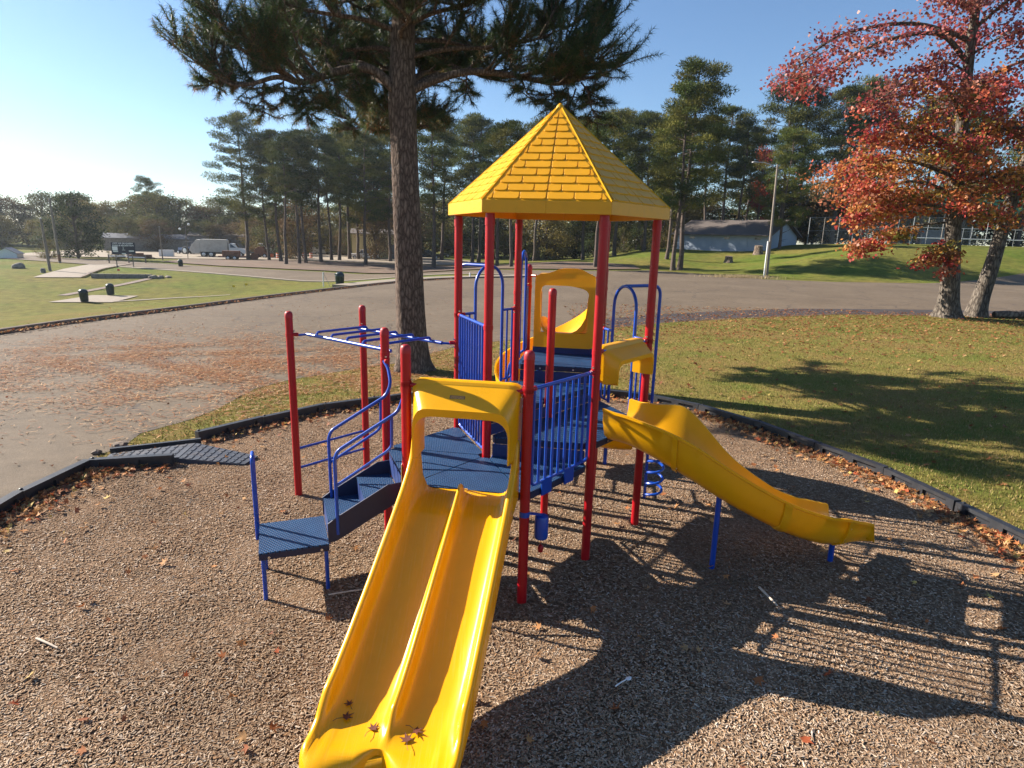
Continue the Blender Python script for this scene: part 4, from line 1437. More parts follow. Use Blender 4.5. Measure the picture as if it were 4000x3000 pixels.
def needle_tufts(C, D, n_per, length, width, tint, spread=.9):
    """C (n,3) tuft centres, D (n,3) shoot directions -> radiating thin needles"""
    n = len(C)
    C = np.repeat(C, n_per, 0); D = np.repeat(D, n_per, 0); tint = np.repeat(tint, n_per, 0)
    m = len(C)
    rnd = RNG.normal(0, 1, (m, 3)); d = D + rnd * spread
    d /= np.linalg.norm(d, axis=1, keepdims=True)
    L = length * RNG.uniform(.65, 1.15, (m, 1))
    side = np.cross(d, RNG.normal(0, 1, (m, 3))); side /= np.linalg.norm(side, axis=1, keepdims=True) + 1e-9
    base = C + D * RNG.uniform(-.09, .09, (m, 1))
    tip = base + d * L + np.array([0, 0, -1]) * (L * .12)
    w = width * RNG.uniform(.7, 1.2, (m, 1))
    V = np.stack([base - side * w, base + side * w, tip], 1).reshape(-1, 3)
    tint = tint * RNG.uniform(.75, 1.25, (m, 1))
    return V, np.repeat(tint, 3, 0)


# ---- the big pine on the turf strip behind the play structure
def big_pine():
    rng = random.Random(11)
    bx, by = -2.49, 15.2
    root = empty('pine_tree', (bx, by, 0))
    tag(root, 'large pine with bare trunk standing behind the monkey bars', 'tree')
    L = lambda x, y, z: (x - bx, y - by, z)
    mb = MB()
    tp = smooth_path([(0, 0, -.1), (-.02, 0, .5), (-.04, 0, 1.6), (-.09, .0, 3.4), (-.14, .0, 5.4), (-.15, .0, 6.6), (-.12, .05, 8.3), (-.05, .1, 10.5), (.05, .1, 12.8), (.1, .1, 14.2)], 5)
    k = len(tp); rr = []
    for i, q in enumerate(tp):
        z = q[2]; r_ = .365 - .0125 * z if z < 7 else max(.04, .2775 - (z - 7) * .033)
        r_ += .13 * math.exp(-max(z, 0) / .35) + (.03 * math.exp(-((z - 6.3) / .5) ** 2))
        rr.append(r_)
    n = 26; rings = []
    for i, q in enumerate(tp):
        ring = []
        for a in range(n):
            th = 2 * math.pi * a / n
            wob = 1 + .05 * math.sin(3 * th + 1 + .15 * i) + .035 * math.sin(7 * th + .4 * i) + .16 * math.exp(-max(q[2], 0) / .28) * math.sin(5 * th + .7)
            ring.append((q[0] + rr[i] * wob * math.cos(th), q[1] + rr[i] * wob * math.sin(th), q[2]))
        rings.append(ring)
    mb.loft(rings)
    mb.build('trunk', M['pine_bark'], root, angle=80)
    limbs = MB(); shoots = []          # shoots: (pos, dir)

    def twig(start, d, length, lvl):
        pts = curve_branch(start, d, length, rise=.22 if rng.random() < .75 else -.1, droop=.0, k=5, rng=rng)
        limbs.tube(pts, list(np.linspace(.016 if lvl > 1 else .028, .006, 6)), 5, cap=False)
        for i in range(1, 6):
            q = pts[i]; dd = vn(pts[i] - pts[i - 1])
            if i >= 2 or rng.random() < .4: shoots.append((q, dd))
            if i >= 3: shoots.append(((pts[i] + pts[i - 1]) / 2, dd))
        return pts

    def sub(start, d, length, lvl=1):
        pts = curve_branch(start, d, length, rise=.2, k=7, rng=rng)
        limbs.tube(pts, list(np.linspace(.05 * length / 2.2 + .01, .014, 8)), 7, cap=False)
        for i in range(2, 8):
            for _ in range(2 if i < 5 else 3):
                dd = vn(pts[i] - pts[i - 1]) + np.array([rng.uniform(-1, 1), rng.uniform(-1, 1), rng.uniform(-.45, .7)]) * .85
                twig(pts[i], dd, rng.uniform(.45, .95) * (1.1 if i > 4 else .8), 2)
        twig(pts[-1], pts[-1] - pts[-2], .6, 2)

    def limb(pts, r0, r1, n_sub, sl=1.7, f0=.3):
        P = smooth_path([np.array(q) for q in pts], 5)
        limbs.tube(P, list(np.linspace(r0, r1, len(P))), 10, cap=False)
        for j in range(n_sub):
            f = f0 + (1 - f0) * (j + rng.random()) / n_sub
            i = min(len(P) - 2, int(f * (len(P) - 1)))
            t = vn(P[i + 1] - P[i]); up = np.array([0, 0, 1.])
            s_ = vn(np.cross(t, up)) * rng.choice((-1, 1))
            sub(P[i], t * rng.uniform(.3, 1) + s_ * rng.uniform(.3, 1.1) + up * rng.uniform(-.1, .75), sl * rng.uniform(.65, 1.15))
        sub(P[-1], P[-1] - P[-2], sl)

    # the two big limbs seen against the sky
    limb([L(-2.72, 15.1, 6.35), L(-3.12, 15.05, 6.76), L(-3.5, 15, 6.88), L(-4.0, 14.95, 6.80), L(-4.5, 14.9, 6.62), L(-4.9, 14.85, 6.52), L(-5.3, 14.8, 6.72), L(-5.8, 14.75, 6.95), L(-6.2, 14.7, 7.25)], .115, .03, 15, 1.3, .30)
    limb([L(-4.95, 14.85, 6.52), L(-5.3, 14.7, 6.58), L(-5.8, 14.6, 6.42), L(-6.2, 14.5, 6.36), L(-6.5, 14.4, 6.5)], .06, .025, 5, .9, .3)
    limb([L(-2.5, 15.15, 6.45), L(-1.9, 15.2, 6.72), L(-1.17, 15.25, 6.92), L(-.35, 15.3, 6.9), L(.3, 15.3, 6.80), L(.8, 15.3, 6.72), L(1.2, 15.35, 6.8)], .10, .03, 14, 1.2, .28)
    limb([L(.3, 15.3, 6.8), L(.9, 15.5, 6.9), L(1.4, 15.7, 7.2), L(1.7, 15.8, 7.6)], .05, .02, 4, .9, .3)
    # limbs that reach away behind the trunk
    for (tx, ty, tz) in ((-6.0, 18.2, 8.0), (-4.4, 19.6, 7.9), (-2.0, 20.2, 8.0), (.0, 19.2, 8.0), (-7.3, 20.6, 8.3), (-5.8, 20.8, 8.4), (-3.2, 21.2, 8.3)):
        limb([L(-2.62, 15.3, 6.5), L(-2.62 + (tx + 2.62) * .35, 15.3 + (ty - 15.3) * .35, 7.3), L(-2.62 + (tx + 2.62) * .7, 15.3 + (ty - 15.3) * .7, 7.6), L(tx, ty, tz)], .07, .02, 7, 1.1, .35)
    for (tx, ty, tz) in ((-5.2, 20.3, 6.7), (-4.0, 19.4, 6.4), (-3.0, 20.8, 6.6)):
        limb([L(-2.62, 15.4, 5.9), L(-2.62 + (tx + 2.62) * .35, 15.4 + (ty - 15.4) * .35, 6.2), L(-2.62 + (tx + 2.62) * .7, 15.4 + (ty - 15.4) * .7, 6.3), L(tx, ty, tz)], .05, .016, 8, 1.0, .4)
    # drooping sprays under the limbs and the low whorl behind the trunk
    for (x, y, z, dx_, dy_, dz2, l) in ((-4.9, 14.9, 6.5, .15, 0, -1, 1.0), (-4.85, 15, 6.5, .05, .1, -1, .8), (-5.6, 14.7, 6.5, -.1, 0, -1, .9), (-4.2, 14.9, 6.7, .2, 0, -.8, .9), (1.5, 15.3, 6.7, .15, .1, -1, 1.2), (1.1, 15.3, 6.65, .0, 0, -1, .9), (-2.9, 15.5, 5.7, -1, .5, .1, 1.0), (-2.8, 15.6, 5.9, -.7, .9, .2, 1.0), (-2.3, 15.5, 5.8, .7, .8, .1, .7), (0, 15.3, 6.85, .2, -.2, -.7, .7),
            (-6.2, 14.5, 6.6, -.6, .1, -.7, .8), (-5.2, 14.8, 6.6, -.2, .2, -1, .7), (-3.7, 15, 6.85, .1, .2, -.8, .7), (.7, 15.3, 6.75, .1, .2, -1, .8), (1.4, 15.4, 6.8, .4, .1, -.8, .9), (1.6, 15.7, 7.3, .8, .1, -.5, .7), (-1.2, 15.3, 6.9, .0, .3, -.7, .6), (1.3, 15.6, 6.7, -.1, .4, -1, 1.3)):
        pts = curve_branch(L(x, y, z), (dx_ * 1.5, dy_, dz2 * .8), l * .72, rise=.12, k=5, rng=rng)
        limbs.tube(pts, list(np.linspace(.022, .007, 6)), 5, cap=False)
        for i in range(1, 6):
            for _ in range(3): twig(pts[i], vn(pts[i] - pts[i - 1]) * .4 + np.array([rng.uniform(-1, 1), rng.uniform(-1, 1), rng.uniform(-.3, .6)]), rng.uniform(.3, .5), 2)
    # whorls higher up
    for j in range(40):
        z = 7.15 + 6.6 * (j / 39) ** 1.15
        az = j * 2.399 + rng.uniform(-.3, .3)
        reach = (3.9 - .33 * (z - 7)) * rng.uniform(.7, 1.05)
        d = np.array([math.cos(az), math.sin(az) * (1.15 if math.sin(az) > 0 else .55), 0])
        p0 = np.array([-.13, .03, z])
        pts = [p0, p0 + d * reach * .25 + np.array([0, 0, .22]), p0 + d * reach * .55 + np.array([rng.uniform(-.3, .3), 0, .30]), p0 + d * reach * .8 + np.array([0, rng.uniform(-.3, .3), .42]), p0 + d * reach + np.array([0, 0, .75])]
        limb(pts, .062 - .004 * (z - 7), .016, 6, 1.15, .28)
    limbs.build('limbs', M['pine_bark'], root, angle=80)
    C = np.array([s_[0] for s_ in shoots]); D = np.array([s_[1] for s_ in shoots])
    pal = np.array([(.026, .054, .022), (.038, .070, .024), (.068, .085, .026), (.15, .11, .038), (.19, .09, .038)])
    low = np.clip((7.4 - C[:, 2]) / 1.5, 0, 1)
    idx = np.array([RNG.choice(5, p=[.34, .32, .26, .06, .02]) if RNG.random() > .22 * l else RNG.choice([3, 4]) for l in low])
    V, col = needle_tufts(C, D, 20, .18, .0054, pal[idx], 1.25)
    me = bulk_mesh('crown', V, 3, np.arange(len(V)).reshape(-1, 3), M['needle'], col)
    link('crown', me, root)
    print('big pine shoots', len(shoots))


big_pine()


# ---- loblolly pines of the background
def pine_proto(seed, H=20.0, bare=.45, width=3.4, dens=1.0, lean=.0):
    rng = random.Random(seed)
    root = empty('pine_tree')
    mb = MB()
    pts = [(0, 0, -.4)]; x = y = 0
    for i in range(1, 13):
        x += rng.uniform(-.11, .11) + lean * .1; y += rng.uniform(-.11, .11)
        pts.append((x, y, H * i / 12))
    rr = [.24 * (1 - .88 * (i / 12)) + .03 + (.10 if i == 0 else 0) for i in range(13)]
    mb.tube(pts, rr, 8)
    tpos = lambda f: np.array([np.interp(f * H, [q[2] for q in pts], [q[j] for q in pts]) for j in range(2)] + [f * H])
    cl = []
    nb = int(30 * dens)
    for j in range(nb):
        f = bare + (1 - bare) * ((j + rng.random()) / nb) ** .85
        u = (f - bare) / (1 - bare)
        reach = width * (.55 + .9 * u) * (1 - u) ** .55 * 1.25 * rng.uniform(.6, 1.15) + .45
        az = j * 2.4 + rng.uniform(-.5, .5)
        p0 = tpos(f); d = np.array([math.cos(az), math.sin(az), rng.uniform(.05, .35)])
        p1 = p0 + d * reach * .55; p2 = p0 + d * reach + np.array([0, 0, reach * .16])
        mb.tube([p0, p1, p2], [.055 * (1.1 - u) + .015, .03, .012], 4, cap=False)
        for q, s_ in ((p2, 1.0), (p1 * .4 + p2 * .6, .9), (p1, .6)):
            if rng.random() < (.95 if s_ > .8 else .6):
                cl.append((q + np.array([rng.uniform(-.3, .3), rng.uniform(-.3, .3), rng.uniform(-.1, .3)]), rng.uniform(.7, 1.25) * s_ * (.85 + .35 * width / 3.4)))
    # a few dead stubs under the crown
    for j in range(6):
        f = bare * rng.uniform(.45, 1); az = rng.uniform(0, 6.28); p0 = tpos(f)
        mb.tube([p0, p0 + np.array([math.cos(az), math.sin(az), .25]) * rng.uniform(.5, 1.4)], [.03, .01], 4, cap=False)
    cl.append((tpos(1.0), .7))
    mb.build('trunk', M['bark_far'], root, angle=80)
    Vs, cs_ = [], []
    for q, s_ in cl:
        m = int(215 * s_)
        u = RNG.normal(0, 1, (m, 3)); u /= np.linalg.norm(u, axis=1, keepdims=True)
        r_ = RNG.random((m, 1)) ** .45
        off_ = u * r_ * np.array([1.05, 1.05, .40]) * s_
        c = q + off_
        d = u * .8 + RNG.normal(0, .5, (m, 3)) + np.array([0, 0, .35]); d /= np.linalg.norm(d, axis=1, keepdims=True)
        sd = np.cross(d, RNG.normal(0, 1, (m, 3))); sd /= np.linalg.norm(sd, axis=1, keepdims=True)
        L = RNG.uniform(.22, .42, (m, 1)); w = RNG.uniform(.028, .055, (m, 1))
        Vs.append(np.stack([c - sd * w, c + sd * w, c + d * L], 1).reshape(-1, 3))
        base = np.array([(.064, .092, .022), (.098, .118, .024), (.145, .140, .030), (.044, .068, .022)])[rng.choice((0, 1, 1, 2, 2, 3))]
        cs_.append(np.repeat(base * RNG.uniform(.75, 1.25, (m, 1)), 3, 0))
    V = np.concatenate(Vs); col = np.concatenate(cs_)
    me = bulk_mesh('crown', V, 3, np.arange(len(V)).reshape(-1, 3), M['needle_far'], col)
    link('crown', me, root)
    return root


def leafy_proto(seed, H, W, pal, trunk_r=.18, leaf=.24, n_cl=80, m_cl=130, low=.08, name='broadleaf_tree', gap=1.0):
    rng = random.Random(seed)
    root = empty(name)
    mb = MB()
    mb.tube([(0, 0, -.4), (rng.uniform(-.2, .2), rng.uniform(-.2, .2), H * .4), (rng.uniform(-.3, .3), 0, H * .85)], [trunk_r, trunk_r * .7, .04], 7)
    Vs, cs_ = [], []
    for j in range(n_cl):
        f = low + (1 - low) * rng.random(); az = rng.uniform(0, 6.28)
        u = (f - low) / (1 - low)
        rad = W * math.sqrt(max(.05, math.sin(math.pi * (.12 + .83 * u)))) * rng.uniform(.35, 1.05)
        q = np.array([math.cos(az) * rad, math.sin(az) * rad, f * H])
        mb.tube([(0, 0, max(.2, f * H - rad * .9)), q * .6 + np.array([0, 0, .4 * f * H * .5]) * .0 + np.array([0, 0, f * H * .38]), q], [.05, .03, .01], 4, cap=False)
        s_ = rng.uniform(.5, 1.0) * W * .34
        m = int(m_cl * rng.uniform(.6, 1.2))
        uu = RNG.normal(0, 1, (m, 3)) * np.array([.62, .62, .42]) * s_
        c = q + uu
        d = RNG.normal(0, 1, (m, 3)); d /= np.linalg.norm(d, axis=1, keepdims=True)
        sd = np.cross(d, RNG.normal(0, 1, (m, 3))); sd /= np.linalg.norm(sd, axis=1, keepdims=True)
        L = leaf * RNG.uniform(.6, 1.2, (m, 1))
        Vs.append(np.stack([c - d * L * .5, c + sd * L * .38, c + d * L * .5, c - sd * L * .38], 1).reshape(-1, 3))
        base = np.array(pal[rng.randrange(len(pal))])
        cs_.append(np.repeat(base * RNG.uniform(.7, 1.3, (m, 1)), 4, 0))
    mb.build('trunk', M['bark_far'], root, angle=80)
    V = np.concatenate(Vs); col = np.concatenate(cs_)
    link('crown', bulk_mesh('crown', V, 4, np.arange(len(V)).reshape(-1, 4), M['broadleaf'], col), root)
    return root


PROTO_H = 20.0
pines = [pine_proto(21, bare=.40, width=3.1, dens=1.15), pine_proto(22, bare=.30, width=3.8, dens=1.3), pine_proto(23, bare=.42, width=2.7, dens=1.15, lean=.5), pine_proto(24, bare=.26, width=3.5, dens=1.35), pine_proto(25, bare=.50, width=2.9, dens=1.0, lean=-.6), pine_proto(26, bare=.12, width=4.4, dens=1.6)]
used = set()


def place(protos, k, x, y, h, label, group, cat='tree', base_h=PROTO_H, rz=None, wide=1.0):
    src = protos[k]
    if (id(protos), k) in used:
        o = copy_tree(src)
    else:
        o = src; used.add((id(protos), k))
    s_ = h / base_h
    o.location = (x, y, float(T(x, y)))
    o.scale = (s_ * wide, s_ * wide, s_)
    o.rotation_euler = (0, 0, random.uniform(0, 6.28) if rz is None else rz)
    tag(o, label, cat, group)
    return o


PN = [(17.0, 109.0, 24.0, 1), (12.0, 112.5, 23.0, 3), (21.5, 106.5, 22.0, 0),  # x, y, height, prototype : first three added to shade the building, the rest read off the trunks
    (-43.5, 103.1, 23.0, 1), (-40.6, 104.2, 19.0, 3), (-37.5, 101.2, 20.5, 2), (-33.6, 92.5, 18.0, 4), (-32.6, 95.3, 19.0, 4), (-32.4, 97.6, 20.0, 2), (-31.6, 102.8, 21.0, 0),
    (-32.1, 110.5, 21.0, 4), (-31.0, 111.3, 22.5, 2), (-30.8, 117.5, 24.5, 0), (-29.4, 118.6, 23.0, 1), (-22.6, 95.2, 19.5, 1), (-26.9, 123.9, 25.0, 3), (-22.2, 112.0, 22.0, 1), (-12.1, 93.5, 22.5, 0), (-14.4, 123.5, 26.0, 3),
    (-7.9, 115.8, 26.0, 0), (-6.8, 116.5, 25.5, 2), (-2.5, 88.0, 18.5, 4), (-.5, 76.0, 17.0, 2), (5.1, 140.0, 30.0, 1), (14.2, 150.0, 32.0, 0), (9.8, 77.5, 18.0, 4), (22.0, 92.2, 20.0, 2), (20.1, 77.2, 24.0, 1), (19.0, 76.0, 21.0, 3),
    (4.0, 135.0, 27.0, 4), (17.0, 120.0, 26.0, 1), (24.5, 128.0, 26.5, 0), (28.5, 118.0, 23.5, 2), (35.0, 119.0, 24.0, 4), (38.5, 121.0, 26.0, 2), (41.5, 120.0, 23.0, 0), (50.0, 122.0, 31.0, 1), (54.0, 124.0, 29.0, 0), (57.5, 116.0, 27.0, 4), (62.0, 118.0, 29.0, 1), (66.0, 122.0, 28.0, 3), (70.5, 112.0, 25.0, 0), (76.0, 114.0, 27.0, 2), (82.0, 118.0, 26.0, 1), (88.0, 112.0, 26.0, 0), (95.0, 118.0, 27.0, 3), (45.0, 126.0, 22.0, 3)]
PN_L = ['pine added left of the building, shading its long wall', 'bushy pine added behind the right tower posts to shade the building', 'pine added just left of the building corner for its shade', 'tall pine at the left end of the grove, leftmost crown', 'short bushy pine second from the left end of the grove', 'thin-crowned pine third from the left of the grove', 'slim pine with bare trunk nearest the driveway, left of the barrels', 'slim high-crowned pine just right of the driveway-side one', 'pine with sparse crown behind the orange barrels',
        'straight pine standing left of the white service truck', 'high-crowned pine right beside the white service truck', 'pine at the left corner of the tan building', 'pine in front of the tan building door', 'pine in front of the white pickup cab', 'near pine rising before the pickup bed', 'bushy pine behind the tan building corner',
        'pine left of the big trunk, in front of dark pickups', 'pine just right of the big trunk on needle-strewn ground', 'full pine behind the parked jeep', 'pine left of the yellow roof, twin of its neighbour', 'slim pine right beside the twin pine left of the roof', 'slender pine seen between the two left tower posts', 'pine close behind the left tower posts', 'tall pine behind the green dumpster',
        'tall pine behind the roof peak', 'slim pine seen just left of the right front tower post', 'pine right of the tower before the blue-white building', 'tallest pine, right of the yellow roof', 'bushy pine paired with the tallest pine right of the roof', 'far pine behind the roof shingles', 'pine behind the right slope of the roof', 'far pine between roof and blue-white building', 'pine over the left end of the blue-white building',
        'high-crowned pine behind the building roof, left one', 'sparse pine behind the building roof, middle one', 'pine behind the building roof, right one', 'tall pine right of the light pole top', 'tall pine two crowns right of the light pole', 'slim pine behind the court fence, left end', 'broad pine behind the court fence', 'bushy pine behind the upper left of the red tree', 'pine behind the middle of the red tree',
        'sparse pine behind the red tree trunk', 'pine behind the green roof, left of leaning trunk', 'pine behind the green roof at the right edge', 'far pine beyond the right frame edge', 'small bushy pine behind the light pole']
for (x, y, h, k), lb in zip(PN, PN_L): place(pines, k, x, y, h * .95, lb, 'pines beyond the lot')
place(pines, 5, 41.0, 99.0, 17.0, 'dense dark low-branched pine beside the light pole', 'pines beyond the lot')

OL = [(.17, .155, .045), (.13, .135, .042), (.20, .165, .05), (.10, .12, .045)]
YE = [(.27, .21, .055), (.23, .185, .05), (.18, .165, .045), (.29, .23, .07)]
RU = [(.21, .125, .06), (.18, .12, .055), (.15, .115, .05), (.23, .145, .07)]
DK = [(.045, .065, .025), (.06, .08, .025), (.05, .07, .03)]
RD = [(.30, .035, .03), (.22, .03, .03), (.34, .08, .03)]
leafy = [leafy_proto(31, 10, 3.6, OL), leafy_proto(32, 10, 3.4, YE), leafy_proto(33, 10, 3.8, RU), leafy_proto(34, 10, 3.0, DK, low=.02), leafy_proto(35, 10, 2.6, RD, gap=.7, n_cl=30)]
shrub = [leafy_proto(41, 4, 2.2, OL, .06, .16, 34, 110, .02, 'shrub'), leafy_proto(42, 4, 2.4, YE, .06, .16, 34, 110, .02, 'shrub'), leafy_proto(43, 4, 2.2, DK, .06, .16, 34, 110, .02, 'shrub')]
rt = random.Random(5)
kinds = ['olive green', 'yellowing', 'rusty brown', 'dark green', 'red']
spots = ['behind the sign', 'left of the utility poles', 'right of the garbage truck', 'behind the garbage truck', 'at the far left frame edge', 'between the pole and the sign', 'above the equipment yard']
FARL = []
for i in range(46):     # the wood closing the view at the left
    f = i / 45
    x = -165 + 132 * f + rt.uniform(-1.5, 1.5); y = 152 + rt.uniform(-6, 14) - 8 * math.sin(f * 3.1)
    FARL.append((x, y, rt.uniform(9.3, 12.0), rt.choice((0, 0, 1, 2, 3, 0))))
for i in range(30):
    f = i / 29
    x = -135 + 104 * f + rt.uniform(-1.5, 1.5); y = 133 + rt.uniform(-3, 6)
    FARL.append((x, y, rt.uniform(5.5, 7.5), rt.choice((1, 1, 0, 2))))
ordw = ['first', 'second', 'third', 'fourth', 'fifth', 'sixth', 'seventh', 'eighth', 'ninth', 'tenth', 'eleventh', 'twelfth', 'thirteenth', 'fourteenth', 'fifteenth', 'sixteenth', 'seventeenth', 'eighteenth', 'nineteenth', 'twentieth'] + ['twenty-' + q for q in ('first', 'second', 'third', 'fourth', 'fifth', 'sixth', 'seventh', 'eighth', 'ninth')] + ['thirtieth'] + ['thirty-' + q for q in ('first', 'second', 'third', 'fourth', 'fifth', 'sixth')]
cnt = {}
for i, (x, y, h, k) in enumerate(sorted(FARL, key=lambda q: q[0] / q[1])):
    key = ('tall' if h > 9 else 'low', kinds[k]); cnt[key] = cnt.get(key, 0) + 1
    place(leafy, k, x, y, h, '%s %s tree in the far left wood, %s of its colour from the left' % (key[0], key[1], ordw[cnt[key] - 1]), 'trees of the far left wood', base_h=10.0, wide=1.35)
place(pines, 5, -84, 146, 15.5, 'lone dark conifer rising above the far left wood', 'trees of the far left wood', wide=.9)
place(leafy, 3, -66.5, 96.0, 9.5, 'dark evergreen tree right of the second utility pole', 'trees round the yard', base_h=10, wide=1.25)
# understory behind the pines
UND = []
for i in range(44):
    f = i / 43
    x = -46 + 132 * f + rt.uniform(-2, 2); y = 165 + rt.uniform(-12, 12) - 30 * f
    UND.append((x, y, rt.uniform(9, 14), rt.choice((0, 1, 1, 2, 3, 0))))
for i in range(12): UND.append((84 + 5.5 * i + rt.uniform(-2, 2), 136 + rt.uniform(-8, 8), rt.uniform(9, 14), rt.choice((0, 3, 3, 2))))
cnt = {}
for (x, y, h, k) in sorted(UND, key=lambda q: q[0] / q[1]):
    cnt[k] = cnt.get(k, 0) + 1
    place(leafy, k, x, y, h, '%s understory tree behind the pines, %s of its colour from the left' % (kinds[k], ordw[cnt[k] - 1]), 'understory trees behind the pines', base_h=10.0, wide=1.5)
place(leafy, 4, 42.0, 112.0, 16.0, 'slim red tree behind the top of the light pole', 'red trees', base_h=10, wide=.55)
place(leafy, 2, -26.0, 118.0, 17.0, 'rusty tree between the pines left of the big trunk', 'trees round the yard', base_h=10, wide=.6)
place(leafy, 2, -37.0, 108.0, 15.0, 'brown-leaved tree inside the left pine grove', 'trees round the yard', base_h=10, wide=.7)
for (x, y, h, k, lb) in ((26.0, 113.0, 5.5, 1, 'yellow-green bush left of the blue-white building'), (23.0, 116.0, 5.0, 2, 'dark round bush behind the right tower post'), (20.0, 118.0, 4.5, 0, 'olive bush behind the yellow slide hood'), (10.0, 150.0, 5, 1, 'yellow bush behind the green dumpster'),
                         (-58.5, 93.0, 2.2, 1, 'small yellow-green sapling right of the sign'), (-68.0, 92.0, 2.6, 1, 'small yellow sapling left of the sign'), (-46.0, 118, 5.5, 0, 'bushy green tree covering the truck nose'), (-40.0, 112, 4.5, 0, 'low green boughs before the yard shed'), (15.5, 124, 4.5, 2, 'dark bush below the roof eave, right side')):
    place(shrub, k, x, y, h, lb, 'bushes beyond the lot', 'bush', base_h=4.0)


